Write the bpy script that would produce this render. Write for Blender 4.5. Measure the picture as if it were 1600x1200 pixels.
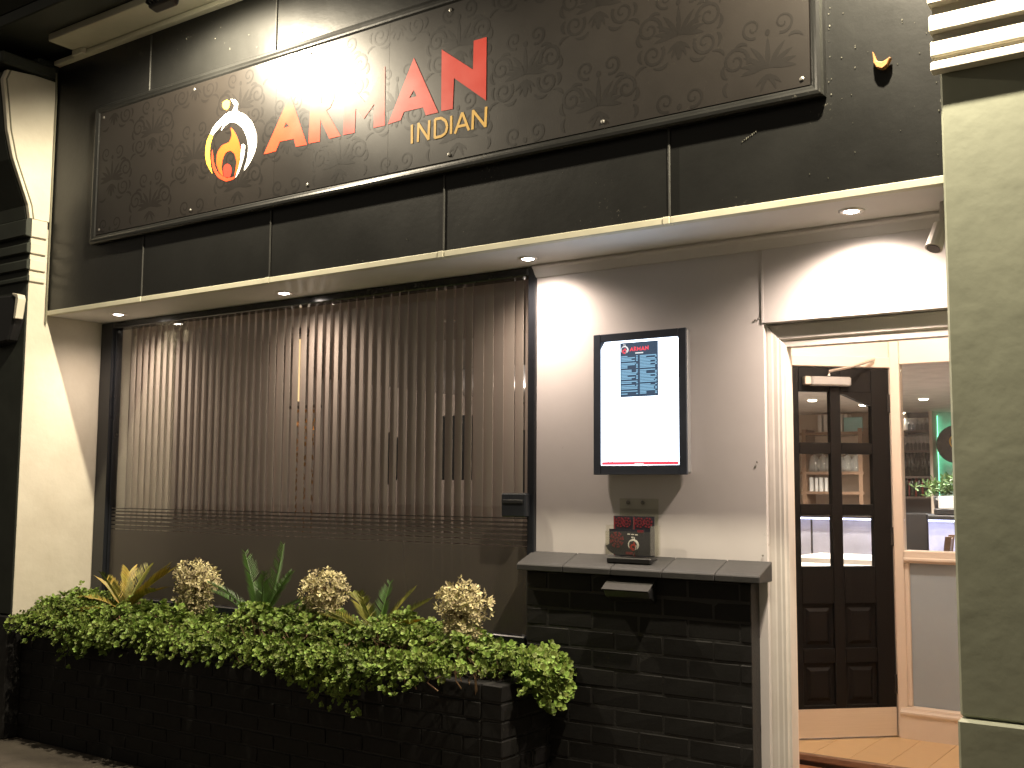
import bpy, bmesh, math, random
from mathutils import Vector, Matrix
random.seed(7)
R = math.radians
scene = bpy.context.scene
for o in list(bpy.data.objects): bpy.data.objects.remove(o)

# ------------------------------------------------------------------ camera, world, exposure
CAM = Vector((0, -3.75, 1.45)); YAW, PIT, ROL, FPX = R(34.937), R(5.4747), R(.367), 1707.56
_f = Vector((-math.sin(YAW)*math.cos(PIT), math.cos(YAW)*math.cos(PIT), math.sin(PIT)))
_r = Vector((math.cos(YAW), math.sin(YAW), 0)); _u = _r.cross(_f)
_r2 = math.cos(ROL)*_r + math.sin(ROL)*_u; _u2 = -math.sin(ROL)*_r + math.cos(ROL)*_u
cd = bpy.data.cameras.new('camera'); cam = bpy.data.objects.new('camera', cd)
scene.collection.objects.link(cam); scene.camera = cam
cd.sensor_width = 36; cd.lens = 36*FPX/1600; cd.clip_end = 500; cd.clip_start = .05
m = Matrix((_r2, _u2, -_f)).transposed().to_4x4(); m.translation = CAM; cam.matrix_world = m

w = bpy.data.worlds.new('World'); scene.world = w; w.use_nodes = True
nt = w.node_tree; bg = nt.nodes['Background']
sk = nt.nodes.new('ShaderNodeTexSky'); sk.sky_type = 'NISHITA'; sk.sun_disc = False
sk.sun_elevation = R(-4); sk.sun_rotation = R(200)
bg.inputs[1].default_value = .05
gl_ = nt.nodes.new('ShaderNodeBackground'); gl_.inputs[0].default_value = (1, .86, .66, 1); gl_.inputs[1].default_value = .125   # even street-lit glow of the town
ad_ = nt.nodes.new('ShaderNodeAddShader'); nt.links.new(sk.outputs[0], bg.inputs[0])
nt.links.new(bg.outputs[0], ad_.inputs[0]); nt.links.new(gl_.outputs[0], ad_.inputs[1]); nt.links.new(ad_.outputs[0], nt.nodes['World Output'].inputs[0])
vs = scene.view_settings; vs.view_transform = 'Standard'; vs.look = 'None'; vs.exposure = 0; vs.gamma = 1; vs.use_curve_mapping = False
scene.cycles.use_denoising = True
scene.cycles.max_bounces = 8; scene.cycles.transparent_max_bounces = 16
scene.cycles.sample_clamp_indirect = 4

def lamp(name, kind, loc, power, col, parent=None, size=.03, aim=None, angle=None, blend=.5):
    d = bpy.data.lights.new(name, kind); d.energy = power; d.color = col
    if kind in ('POINT', 'SPOT'): d.shadow_soft_size = size
    if kind == 'SPOT': d.spot_size = angle; d.spot_blend = blend
    if kind == 'AREA': d.size = size
    o = bpy.data.objects.new(name, d); scene.collection.objects.link(o); o.location = loc
    if aim is not None: o.rotation_euler = (Vector(aim)-Vector(loc)).to_track_quat('-Z', 'Y').to_euler()
    if parent: o.parent = parent; o.matrix_parent_inverse = Matrix.Translation(-parent.location)
    return o
SIGN_COL = (1, .865, .64); DOWN_COL = (1, .80, .66); WARM = (1, .815, .66)
SIGN_W, DOWN_W = 400, 34

# ------------------------------------------------------------------ helpers
def at(px, py, Y):
    d = _f + _r2*(px-800)/FPX - _u2*(py-600)/FPX
    return CAM + d*((Y-CAM.y)/d.y)
class MB:
    def __init__(s): s.v = []; s.f = []; s.n = 0
    def add(s, vs_, fs_, M=None):
        b = len(s.v)
        s.v += [tuple(M @ Vector(p)) if M else tuple(p) for p in vs_]
        s.f += [tuple(b+i for i in f) for f in fs_]; return s
    def box(s, x0, x1, y0, y1, z0, z1, M=None):
        v = [(x, y, z) for x in (x0, x1) for y in (y0, y1) for z in (z0, z1)]
        return s.add(v, [(0,1,3,2),(4,6,7,5),(0,4,5,1),(2,3,7,6),(0,2,6,4),(1,5,7,3)], M)
    def prism(s, pts, a, b, axis='x', M=None):
        n = len(pts)
        def mk(p, t): return {'x': (t, p[0], p[1]), 'y': (p[0], t, p[1]), 'z': (p[0], p[1], t)}[axis]
        v = [mk(p, a) for p in pts] + [mk(p, b) for p in pts]
        return s.add(v, [tuple(range(n)), tuple(range(2*n-1, n-1, -1))] + [(i, n+i, n+(i+1) % n, (i+1) % n) for i in range(n)], M)
    def tube(s, path, r, n=8, M=None, cap=True):
        path = [Vector(p) for p in path]; vs_ = []; k = len(path)
        for i, p in enumerate(path):
            t = (path[min(i+1, k-1)] - path[max(i-1, 0)]).normalized()
            a = t.cross(Vector((0, 0, 1)) if abs(t.z) < .9 else Vector((1, 0, 0))).normalized(); b = t.cross(a)
            rr = r[i] if isinstance(r, (list, tuple)) else r
            vs_ += [tuple(p + a*rr*math.cos(2*math.pi*j/n) + b*rr*math.sin(2*math.pi*j/n)) for j in range(n)]
        fs_ = [(i*n+j, i*n+(j+1) % n, (i+1)*n+(j+1) % n, (i+1)*n+j) for i in range(k-1) for j in range(n)]
        if cap: fs_ += [tuple(range(n-1, -1, -1)), tuple((k-1)*n+j for j in range(n))]
        return s.add(vs_, fs_, M)
    def lathe(s, prof, c=(0, 0, 0), n=12, M=None):
        vs_ = [(c[0]+r*math.cos(2*math.pi*j/n), c[1]+r*math.sin(2*math.pi*j/n), c[2]+z) for r, z in prof for j in range(n)]
        k = len(prof)
        fs_ = [(i*n+j, i*n+(j+1) % n, (i+1)*n+(j+1) % n, (i+1)*n+j) for i in range(k-1) for j in range(n)]
        fs_ += [tuple(range(n-1, -1, -1)), tuple((k-1)*n+j for j in range(n))]
        return s.add(vs_, fs_, M)
    def mesh(s, name, mat, bevel=0, smooth=False, seg=1):
        me = bpy.data.meshes.new(name); me.from_pydata(s.v, [], s.f)
        bm = bmesh.new(); bm.from_mesh(me)
        bmesh.ops.recalc_face_normals(bm, faces=bm.faces)
        if bevel:
            ed = [e for e in bm.edges if len(e.link_faces) == 2 and e.calc_face_angle(0) > .6]
            bmesh.ops.bevel(bm, geom=ed, offset=bevel, segments=seg, affect='EDGES', profile=.5)
        bm.to_mesh(me); bm.free()
        if smooth: me.polygons.foreach_set('use_smooth', [True]*len(me.polygons))
        me.materials.append(mat); return me
    def build(s, name, mat, parent=None, bevel=0, smooth=False, seg=1):
        return link(name, s.mesh(name, mat, bevel, smooth, seg), parent)
def link(name, me, parent=None, loc=None, rz=0):
    o = bpy.data.objects.new(name, me); scene.collection.objects.link(o)
    if parent:
        o.parent = parent
        if parent.type == 'EMPTY' and not parent.get('_local'): o.matrix_parent_inverse = Matrix.Translation(-parent.location)
    if loc is not None: o.location = loc
    if rz: o.rotation_euler.z = rz
    return o
def tag(o, label=None, cat=None, group=None, kind=None):
    for k, v in (('label', label), ('category', cat), ('group', group), ('kind', kind)):
        if v: o[k] = v
    return o
def thing(name, label, cat, loc=(0, 0, 0), group=None):
    o = bpy.data.objects.new(name, None); scene.collection.objects.link(o); o.location = loc; o.empty_display_size = .1
    return tag(o, label, cat, group)
def copy_tree(o, loc, parent=None, rz=None):
    c = o.copy(); scene.collection.objects.link(c)
    if parent: c.parent = parent
    else:
        c.location = loc
        if rz is not None: c.rotation_euler.z = rz
    for ch in list(o.children): copy_tree(ch, None, c)
    return c
def box(name, mat, parent, *a, bevel=0): return MB().box(*a).build(name, mat, parent, bevel)

# ------------------------------------------------------------------ materials
def newmat(name):
    mt = bpy.data.materials.new(name); mt.use_nodes = True
    return mt, mt.node_tree, mt.node_tree.nodes['Principled BSDF']
def node(t, typ, **kw):
    n = t.nodes.new(typ)
    for k, v in kw.items():
        if k in n.inputs.keys(): n.inputs[k].default_value = v
        else: setattr(n, k, v)
    return n
def rgba(c): return (c[0], c[1], c[2], 1)
def paint(name, col, rough=.5, col2=None, nscale=6, bump=.15, bscale=40, spec=.5, specks=None, metal=0, sheen=None, island=False, objrand=0, coat=0, dist=.004, stretch=None, cracks=0):
    mt, t, b = newmat(name); L = t.links.new
    tc = node(t, 'ShaderNodeTexCoord'); src = tc.outputs['Object']
    if stretch:
        mp = node(t, 'ShaderNodeMapping'); mp.inputs['Scale'].default_value = stretch; L(src, mp.inputs[0]); src = mp.outputs[0]
    n1 = node(t, 'ShaderNodeTexNoise', Scale=nscale, Detail=8, Roughness=.62); L(src, n1.inputs['Vector'])
    rp = node(t, 'ShaderNodeValToRGB'); L(n1.outputs[0], rp.inputs[0])
    c2 = col2 or tuple(x*.78 for x in col)
    rp.color_ramp.elements[0].color = rgba(c2); rp.color_ramp.elements[1].color = rgba(col)
    rp.color_ramp.elements[0].position = .34; rp.color_ramp.elements[1].position = .62
    out = rp.outputs[0]
    if island or objrand:
        if island: g = node(t, 'ShaderNodeNewGeometry'); rnd = g.outputs['Random Per Island']
        else: g = node(t, 'ShaderNodeObjectInfo'); rnd = g.outputs['Random']
        hs = node(t, 'ShaderNodeHueSaturation'); k = island or objrand
        mr = node(t, 'ShaderNodeMapRange'); mr.inputs[3].default_value = 1-k; mr.inputs[4].default_value = 1+k
        L(rnd, mr.inputs[0]); L(mr.outputs[0], hs.inputs['Value'])
        m2 = node(t, 'ShaderNodeMapRange'); m2.inputs[3].default_value = .5-.04*k; m2.inputs[4].default_value = .5+.04*k
        L(rnd, m2.inputs[0]); L(m2.outputs[0], hs.inputs['Hue'])
        L(out, hs.inputs['Color']); out = hs.outputs[0]
    if specks:
        sc, th, sc_col = specks
        vn = node(t, 'ShaderNodeTexNoise', Scale=sc, Detail=3, Roughness=.7); L(src, vn.inputs['Vector'])
        big = node(t, 'ShaderNodeTexNoise', Scale=3, Detail=2); L(src, big.inputs['Vector'])
        ml = node(t, 'ShaderNodeMath', operation='MULTIPLY'); L(vn.outputs[0], ml.inputs[0]); L(big.outputs[0], ml.inputs[1])
        mr = node(t, 'ShaderNodeMapRange'); mr.inputs[1].default_value = th; mr.inputs[2].default_value = th+.03; L(ml.outputs[0], mr.inputs[0])
        mx = node(t, 'ShaderNodeMixRGB'); mx.inputs[2].default_value = rgba(sc_col); L(mr.outputs[0], mx.inputs[0]); L(out, mx.inputs[1]); out = mx.outputs[0]
    L(out, b.inputs['Base Color'])
    rr = node(t, 'ShaderNodeMapRange'); rr.inputs[3].default_value = max(0, rough-.08); rr.inputs[4].default_value = min(1, rough+.1)
    L(n1.outputs[0], rr.inputs[0]); L(rr.outputs[0], b.inputs['Roughness'])
    b.inputs['Metallic'].default_value = metal; b.inputs['Specular IOR Level'].default_value = spec
    if coat: b.inputs['Coat Weight'].default_value = coat; b.inputs['Coat Roughness'].default_value = .22
    if bump:
        n2 = node(t, 'ShaderNodeTexNoise', Scale=bscale, Detail=6, Roughness=.6); L(src, n2.inputs['Vector'])
        bp = node(t, 'ShaderNodeBump', Strength=bump, Distance=dist); h = n2.outputs[0]
        if cracks:
            lump = node(t, 'ShaderNodeTexNoise', Scale=9, Detail=3); L(src, lump.inputs['Vector'])
            ad = node(t, 'ShaderNodeMath', operation='MULTIPLY_ADD'); ad.inputs[1].default_value = 3.0; L(lump.outputs[0], ad.inputs[0]); L(h, ad.inputs[2])
            a2 = node(t, 'ShaderNodeMath', operation='ADD'); L(ad.outputs[0], a2.inputs[0]); big2 = node(t, 'ShaderNodeTexNoise', Scale=3.2, Detail=2, Distortion=.8); L(src, big2.inputs['Vector']); b3 = node(t, 'ShaderNodeMath', operation='MULTIPLY'); b3.inputs[1].default_value = 5.0; L(big2.outputs[0], b3.inputs[0]); L(b3.outputs[0], a2.inputs[1]); h = a2.outputs[0]
        L(h, bp.inputs['Height']); L(bp.outputs[0], b.inputs['Normal'])
    if sheen:
        b.inputs['Subsurface Weight'].default_value = 0
    return mt
def emit(name, col, s):
    mt, t, b = newmat(name); b.inputs['Base Color'].default_value = (0.02, .02, .02, 1)
    b.inputs['Emission Color'].default_value = rgba(col); b.inputs['Emission Strength'].default_value = s; return mt
def glassmat(name, ior=1.5, tint=(1, 1, 1), extra=0.0, rough=0.0, milk=0):
    mt, t, b = newmat(name); t.nodes.remove(b); L = t.links.new; out = t.nodes['Material Output']
    tr = node(t, 'ShaderNodeBsdfTransparent'); tr.inputs[0].default_value = rgba(tint)
    gl = node(t, 'ShaderNodeBsdfGlossy'); gl.inputs['Roughness'].default_value = rough
    fr = node(t, 'ShaderNodeFresnel'); ge = node(t, 'ShaderNodeNewGeometry')
    mi = node(t, 'ShaderNodeMapRange'); mi.inputs[3].default_value = ior; mi.inputs[4].default_value = 1/ior   # same reflectance on both faces of the sheet
    L(ge.outputs['Backfacing'], mi.inputs[0]); L(mi.outputs[0], fr.inputs[0])
    ad = node(t, 'ShaderNodeMath', operation='ADD'); ad.inputs[1].default_value = extra; L(fr.outputs[0], ad.inputs[0])
    mx = node(t, 'ShaderNodeMixShader'); L(ad.outputs[0], mx.inputs[0]); L(tr.outputs[0], mx.inputs[1]); L(gl.outputs[0], mx.inputs[2]); sh = mx.outputs[0]
    if milk:
        df_ = node(t, 'ShaderNodeBsdfDiffuse'); df_.inputs[0].default_value = (.7, .7, .64, 1); m2 = node(t, 'ShaderNodeMixShader'); m2.inputs[0].default_value = milk
        L(sh, m2.inputs[1]); L(df_.outputs[0], m2.inputs[2]); sh = m2.outputs[0]
    L(sh, out.inputs[0])
    return mt
def filmmat(name, col, alpha):
    mt, t, b = newmat(name); b.inputs['Base Color'].default_value = rgba(col); b.inputs['Roughness'].default_value = .35
    b.inputs['Alpha'].default_value = alpha; return mt

M = {}
M['fascia'] = paint('black_fascia_paint', (.011, .0112, .0105), .36, nscale=2.5, bump=.2, bscale=26, specks=(55, .425, (.075, .072, .06)), spec=.35, coat=.08)
M['bead'] = paint('dark_bead', (.05, .05, .046), .3, bump=.1)
M['frame_black'] = paint('black_gloss_paint', (.016, .018, .022), .2, bump=.05, bscale=20)
M['sign_brown'] = paint('sign_brown', (.0155, .0133, .0115), .36, nscale=1.5, bump=.03, bscale=8, coat=.3)
M['sign_print'] = paint('sign_print', (.0115, .0101, .0090), .41, nscale=3, bump=0, spec=.30, coat=.1)
M['red'] = paint('letter_red', (.42, .032, .02), .35, (.40, .03, .019), bump=0)
M['redor'] = paint('letter_red_orange', (.50, .055, .02), .35, (.48, .05, .02), bump=0)
M['orange'] = paint('logo_orange', (.60, .08, .016), .35, (.58, .075, .015), bump=0)
M['yellow'] = paint('logo_yellow', (.80, .48, .05), .35, (.78, .45, .05), bump=0)
M['gold'] = paint('letter_gold', (.50, .31, .07), .35, (.48, .30, .07), bump=0)
M['white'] = paint('logo_white', (.8, .8, .78), .4, (.78, .78, .76), bump=0)
M['cream'] = paint('cream_masonry_paint', (.67, .63, .52), .6, (.60, .555, .45), nscale=3, bump=.3, bscale=24, cracks=True)
M['sage'] = paint('sage_masonry_paint', (.30, .315, .235), .6, (.25, .265, .198), nscale=2, bump=.22, bscale=14, dist=.0035, cracks=True)
M['crackdark'] = paint('crack_shadow', (.12, .12, .085), .9, bump=0)
M['sagelight'] = paint('flaked_paint', (.42, .42, .31), .6, bump=.2)
M['chip'] = paint('bare_chip', (.12, .118, .095), .75, bump=0, spec=.2)
M['darkgreen'] = paint('dark_front_paint', (.045, .05, .042), .5, (.03, .034, .028), nscale=4, bump=.15, bscale=18, spec=.3)
M['trim'] = paint('cream_trim', (.60, .575, .45), .45, (.53, .51, .39), nscale=5, bump=.1)
M['soffit'] = paint('soffit_white', (.66, .64, .62), .5, (.6, .58, .56), nscale=3, bump=.06)
M['wall'] = paint('grey_white_wall', (.60, .575, .565), .5, (.56, .535, .525), nscale=2.2, bump=.12, bscale=14, specks=(45, .455, (.32, .30, .27)))
M['white_gloss'] = paint('white_gloss', (.60, .575, .54), .35, (.56, .53, .49), nscale=7, bump=.05)
M['brick'] = paint('black_painted_brick', (.012, .0116, .0112), .6, (.009, .0086, .0082), nscale=9, bump=.3, bscale=60, spec=.22, objrand=.12)
M['mortar'] = paint('black_painted_mortar', (.016, .0155, .015), .55, (.011, .0105, .010), nscale=20, bump=.7, bscale=90)
M['tile'] = paint('slate_coping', (.024, .0236, .0232), .65, (.019, .019, .019), nscale=6, bump=.25, bscale=40, objrand=.15)
M['slat'] = paint('blind_fabric', (.66, .565, .515), .8, (.62, .53, .485), nscale=3, bump=.2, bscale=300, objrand=.10, dist=.001)
M['glass'] = glassmat('window_glass', 1.52, (.96, .97, .96), .015)
M['pane'] = glassmat('door_glass', 1.45, (.97, .98, .97))
M['thinglass'] = glassmat('drinking_glass', 1.5, (.86, .88, .9), .06, milk=.28)  # white milk stands in for the highlights on the glassware
M['film'] = filmmat('frosted_film', (.07, .061, .053), .76)
M['acrylic'] = glassmat('clear_acrylic', 1.45, (.96, .96, .92), .02, milk=.025)
M['steel'] = paint('brushed_steel', (.78, .75, .70), .42, (.74, .71, .66), bump=.05, metal=1, stretch=(1, 1, 30))
M['aluminium'] = paint('aluminium', (.42, .43, .44), .4, (.40, .41, .42), bump=.03, metal=.6)
M['ash'] = paint('grey_plate', (.036, .035, .033), .65, (.03, .029, .028), bump=.05, spec=.2)
M['bezel'] = paint('screen_bezel', (.05, .06, .08), .3, bump=0)  # bluish lift puts the glow of the display into the bezel colour
M['display'] = emit('display_white', (.72, .84, 1), 5.5)
M['page'] = emit('menu_page', (.045, .085, .145), .9)
M['pagetext'] = emit('menu_text', (.35, .68, .95), .8)
M['dispred'] = emit('menu_red', (.95, .08, .12), 1.1)
M['dispwhite'] = emit('menu_white', (.95, .95, .95), 1.0)
M['lens'] = emit('lamp_lens', (1, .90, .66), 60)
M['down'] = emit('downlight_lens', (1, .88, .78), 45)
M['innerdown'] = emit('inner_downlight', (1, .85, .65), 12)
M['soil'] = paint('soil', (.03, .022, .015), .9, bump=1, bscale=60)
M['leaf'] = paint('succulent_leaf', (.20, .275, .055), .5, (.13, .19, .036), nscale=4, bump=0, island=.5, spec=.3)
M['frond_green'] = paint('cycad_green', (.055, .12, .02), .45, (.04, .09, .015), nscale=9, bump=0, island=.3)
M['frond_yellow'] = paint('cycad_yellow', (.36, .25, .035), .5, (.22, .20, .03), nscale=9, bump=0, island=.3)
M['frond_olive'] = paint('cycad_olive', (.22, .20, .03), .5, (.10, .13, .02), nscale=9, bump=0, island=.3)
M['dry'] = paint('dry_leaf', (.57, .51, .29), .75, (.38, .33, .17), nscale=14, bump=0, island=.4)
M['stem'] = paint('stem_brown', (.14, .085, .04), .8, bump=.4)
M['deadleaf'] = paint('dead_leaf', (.34, .15, .04), .6, (.22, .09, .02), nscale=30, bump=.1)
M['pavement'] = paint('pavement', (.10, .085, .065), .75, (.06, .05, .04), nscale=3, bump=.6, bscale=50)
M['terracotta'] = paint('terracotta_tile', (.34, .16, .08), .45, (.28, .13, .065), nscale=5, bump=.15, objrand=.12)
M['timber'] = paint('oak_floor', (.66, .47, .26), .3, (.60, .42, .22), nscale=4, bump=.05, stretch=(2, 14, 2), objrand=.04)
M['peach'] = paint('lobby_paint', (.72, .63, .54), .45, (.68, .595, .51), nscale=2, bump=.05)
M['greypanel'] = paint('grey_panel', (.31, .37, .42), .4, (.29, .35, .40), nscale=2, bump=.04)
M['blackdoor'] = paint('black_door', (.007, .0068, .0068), .5, (.006, .0058, .0058), nscale=6, spec=.13, bump=.2, stretch=(12, 12, 1))
M['brownwall'] = paint('brown_room_wall', (.42, .355, .305), .8, (.39, .33, .28), nscale=2, bump=.1)
M['room'] = paint('room_wall', (.55, .47, .38), .6, (.5, .42, .34), nscale=2, bump=.05)
M['ceil'] = paint('room_ceiling', (.5, .47, .44), .7, bump=.03)
M['greenwall'] = paint('green_light_wall', (.36, .50, .44), .6, bump=.03)  # green light on the wall is put into its base colour
M['wood'] = paint('oak_furniture', (.22, .135, .085), .4, (.17, .10, .06), nscale=6, bump=.1, stretch=(3, 3, 12))
M['darkwood'] = paint('dark_wood', (.05, .03, .02), .4, bump=.1)
M['black'] = paint('plain_black', (.012, .012, .013), .4, bump=.05)
M['matblack'] = paint('matt_black', (.006, .006, .007), .95, bump=0, spec=.05)
M['cloth'] = paint('table_cloth', (.62, .58, .52), .85, bump=.2, bscale=200)
M['tube'] = emit('streak_tube', (1, .66, .32), 1.5)
M['screwmetal'] = paint('dull_screw', (.25, .24, .22), .5, bump=0, metal=.8)
M['kick'] = paint('satin_steel', (.80, .74, .66), .35, (.76, .70, .62), bump=.04, metal=.45, stretch=(1, 1, 30))
M['led'] = emit('led_strip', (.62, .66, 1), 9)
M['greenled'] = emit('green_led', (.25, 1, .6), 4)
M['counter'] = paint('counter_front', (.45, .45, .52), .5, bump=.03)
M['bottle'] = paint('bottle_glass', (.012, .018, .012), .12, bump=0, objrand=.4)
M['redbottle'] = paint('bottle_red', (.16, .02, .012), .12, bump=0, objrand=.4)
M['goldbits'] = paint('gold_sequin', (.65, .40, .12), .22, (.5, .3, .08), nscale=40, bump=.5, metal=1)
M['teal'] = paint('teal_board', (.22, .45, .45), .5, bump=.03)
M['paper'] = paint('paper', (.7, .68, .64), .7, bump=.03)
M['plant'] = paint('house_plant', (.07, .15, .03), .5, bump=0, island=.3)
M['menu_dark'] = paint('leaflet_dark', (.018, .018, .026), .4, bump=0)
M['menu_red'] = paint('leaflet_red', (.17, .02, .028), .4, bump=0)
M['cable'] = paint('dark_cable', (.22, .21, .15), .6, bump=0)

# ------------------------------------------------------------------ numbers of the place
XL, XR = -6.056, -.838          # inner faces of the two pilasters
YW = .395                       # recessed wall
ZS = 2.473                      # underside of the fascia
ZC = 4.05                       # underside of the cornice
PF = -.13                       # front of pilasters

# ------------------------------------------------------------------ setting
o = MB().box(-70, 70, -70, .30, -.3, 0).build('pavement', M['pavement']); tag(o, kind='structure')
o = MB().box(-70, 70, .30, 70, -.3, -.01).build('ground', M['pavement']); tag(o, kind='structure')

# upper wall over the cornice, and plain walls of the neighbours
t = MB().box(-9, 4, .06, .35, ZC+.12, 7).build('upper_wall', M['cream'])
tag(t, 'plain dark storey wall rising above the cornice of the shopfront', 'wall')
t = MB().box(-10.5, XL-.5, -.02, .3, 0, ZC+.1).build('neighbour_wall', M['darkgreen'])
tag(t, 'dark neighbouring shop wall beyond the left pilaster', 'wall')
t = MB().box(-.30, 4.5, -.02, .3, 0, ZC+.1).build('neighbour_wall', M['sage'])
tag(t, 'sage painted neighbouring wall beyond the right pilaster', 'wall')

# cornice
cr = thing('cornice', 'cream painted cornice with dark front edge running above the sign', 'cornice', (-3.4, -.15, ZC))
MB().box(XL+.26, XR+.02, -.235, .06, ZC, ZC+.045).build('underside_board', M['trim'], cr, .004)
MB().box(XL-.5, XR+.5, -.44, .06, ZC+.048, ZC+.12).build('cornice_shelf', M['darkgreen'], cr, .006)
MB().prism([(-.44, ZC+.122), (-.50, ZC+.20), (-.50, ZC+.25), (.06, ZC+.30), (.06, ZC+.122)], XL-.52, XR+.52).build('gutter_moulding', M['darkgreen'], cr)
MB().box(XL+.02, XR+.02, -.045, -.002, ZC-.032, ZC-.003).build('bed_mould', M['trim'], cr, .004)
MB().box(XL+.26, XL+.36, -.08, -.047, ZC-.04, ZC-.002).build('mould_end', M['trim'], cr, .004)

# ------------------------------------------------------------------ pilasters
def pilaster(x0, x1, inner, front_mat, side_mat, label, caps, plinth_z):
    p = thing('pilaster', label, 'pilaster', ((x0+x1)/2, 0, 0))
    s = 1 if inner == x1 else -1
    a, b_ = (x0, inner-.006) if s > 0 else (inner, x1)
    MB().box(a, b_, PF, .60, plinth_z, 4.05).build('shaft', front_mat, p, .008)
    if s > 0: MB().box(inner-.006+.0005, inner, PF+.004, .60, plinth_z, 3.0).build('inner_face', side_mat, p)
    MB().box(a-.004, b_+(.008 if s < 0 else 0), PF-.018, .58, 0, plinth_z-.004).build('plinth', front_mat if s < 0 else M['mortar'], p, .008)
    for z0, z1, pr in caps:
        MB().prism([(PF-.003, z0), (PF-pr, z0+.006), (PF-pr, z1-.012), (PF-pr*.5, z1-.002), (PF-.003, z1)],
                   x0-.02, x1+.02 if s > 0 else x1+.02).build('moulding', front_mat if s > 0 else M['cream'], p, .003)
        if s > 0: MB().box(inner+.001, inner+.016, PF-pr*.6, -.03, z0+.004, z1-.004).build('moulding', side_mat, p, .004)
    if s < 0: MB().box(x0-.012, x1+.01, PF-.020, PF-.0035, caps[0][1], caps[-1][1]).build('necking', M['cream'], p)
    # scrolled console above the capital
    zt = caps[-1][1]
    prof = [(PF-.01, zt), (PF-.025, zt+.08), (PF-.075, zt+.20), (PF-.135, zt+.34), (PF-.178, zt+.50), (PF-.20, zt+.66), (PF-.222, zt+.80), (PF-.20, zt+.86), (PF-.02, zt+.88), (PF+.01, zt+.88), (PF+.01, zt)]
    MB().prism(prof, a+.02, b_-.03 if s > 0 else b_-.02).build('console', front_mat, p, .006)
    if s > 0:
        q = prof[:-2]+[(-.006, zt+.88), (-.006, zt)]
        MB().prism(q, inner-.028, inner+.004).build('console_cheek', side_mat, p, .003)
        MB().tube([(inner+.006, y+.022, z) for y, z in prof[:8]], .005, 6).build('cheek_bead', M['cable'], p)
    MB().box(x0-.03, x1+.03, PF-.25, .0 if s < 0 else -.03, zt+.885, zt+.96).build('abacus', front_mat if s > 0 else M['cream'], p, .01)
    return p
pilaster(XL-.46, XL, XL, M['darkgreen'], M['cream'], 'left pilaster with dark front, cream lit inner side and scrolled bracket',
         [(2.66, 2.70, .018), (2.73, 2.80, .026), (2.83, 2.90, .03), (2.93, 3.045, .042)], .70)
pilaster(XR, XR+.5, XR, M['sage'], M['sage'], 'right pilaster in peeling sage paint beside the doorway',
         [(2.80, 2.845, .036), (2.85, 2.915, .030), (2.93, 3.00, .040), (3.02, 3.10, .050)], .76)
o = MB().tube([(XL+.012, -.012, 2.42+.2*k+.0*k) for k in range(8)]+[(XL+.012, -.02, 3.98)], .006, 6).build('cable', M['cable'])
tag(o, 'thin cable clipped down the corner of the left pilaster', 'cable')
rp = [o for o in scene.objects if o.get('category') == 'pilaster'][-1]
def cracks(lines, mat, name, rd, w0, Y):
    mbx = MB()
    for ln in lines:
        pts = []
        for (ax, ay), (bx_, by_) in zip(ln[:-1], ln[1:]):
            for k in range(4):
                pts.append((ax+(bx_-ax)*k/4+rd.uniform(-1.2, 1.2), ay+(by_-ay)*k/4+rd.uniform(-1.0, 1.0)))
        pts.append(ln[-1]); n = len(pts)
        P = [at(a_, b_, Y) for a_, b_ in pts]
        ws = [w0*rd.uniform(.5, 1.3)*math.sin(math.pi*(i+.6)/(n+.2)) for i in range(n)]
        top = [(p.x, p.z+w_) for p, w_ in zip(P, ws)]; bot = [(p.x, p.z-w_*rd.uniform(.3, 1)) for p, w_ in zip(P, ws)]
        for i in range(n-1): mbx.prism([top[i], top[i+1], bot[i+1], bot[i]], Y-.0006, Y+.002, 'y')
    return mbx.build(name, mat, rp)
rdc = random.Random(5)
# alarm box on the dark front at the far left
ab = thing('alarm_box', 'dark rounded box with cream edge on the left pilaster front', 'alarm box', (-6.13, PF, 2.3))
MB().prism([(-6.36, 2.28), (-6.12, 2.30), (-6.06, 2.44), (-6.052, 2.53), (-6.09, 2.575), (-6.36, 2.585)], PF-.075, PF-.002, 'y').build('cover', M['black'], ab, .012)
MB().prism([(-6.062, 2.43), (-6.040, 2.43), (-6.018, 2.545), (-6.030, 2.572), (-6.085, 2.585), (-6.088, 2.578), (-6.048, 2.555)], PF-.079, PF-.03, 'y').build('cream_lit_side', M['cream'], ab, .002)  # cream strip stands in for the lit right side of the box

# ------------------------------------------------------------------ fascia
fa = thing('fascia', 'black painted panelled fascia with cream lower trim above window and door', 'fascia', (-3.4, 0, ZS))
SEAM = [XL+.003, -5.138, -4.110, -2.992, -1.877, XR+.06]
for i in range(5):
    a, b_ = SEAM[i], SEAM[i+1]
    dy = random.uniform(-.002, .002)
    MB().box(a+.0015, b_-.0015, dy, .03, 2.502, ZC-.001).build('panel', M['fascia'], fa, .002)
    MB().box(a+.002, b_-.03, -.009, .028, ZS, 2.5005).build('trim_strip', M['trim'], fa, .002)
    if i < 4:
        MB().box(b_-.028, b_+.001, -.0125, .028, ZS-.001, 2.5015).build('trim_joiner', M['trim'], fa, .002)
        MB().box(b_-.007, b_+.003, -.0075, .001, 2.503, ZC-.036).build('cover_bead', M['bead'], fa, .003)
o = MB().box(XL+.001, XR+.06, .031, .62, ZS+.001, ZS+.06).build('soffit', M['soffit']); tag(o, kind='structure')
o = MB().box(XL, XR+.06, .0305, .6, ZS+.07, ZC).build('fascia_backing', M['black']); tag(o, kind='structure')

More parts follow.
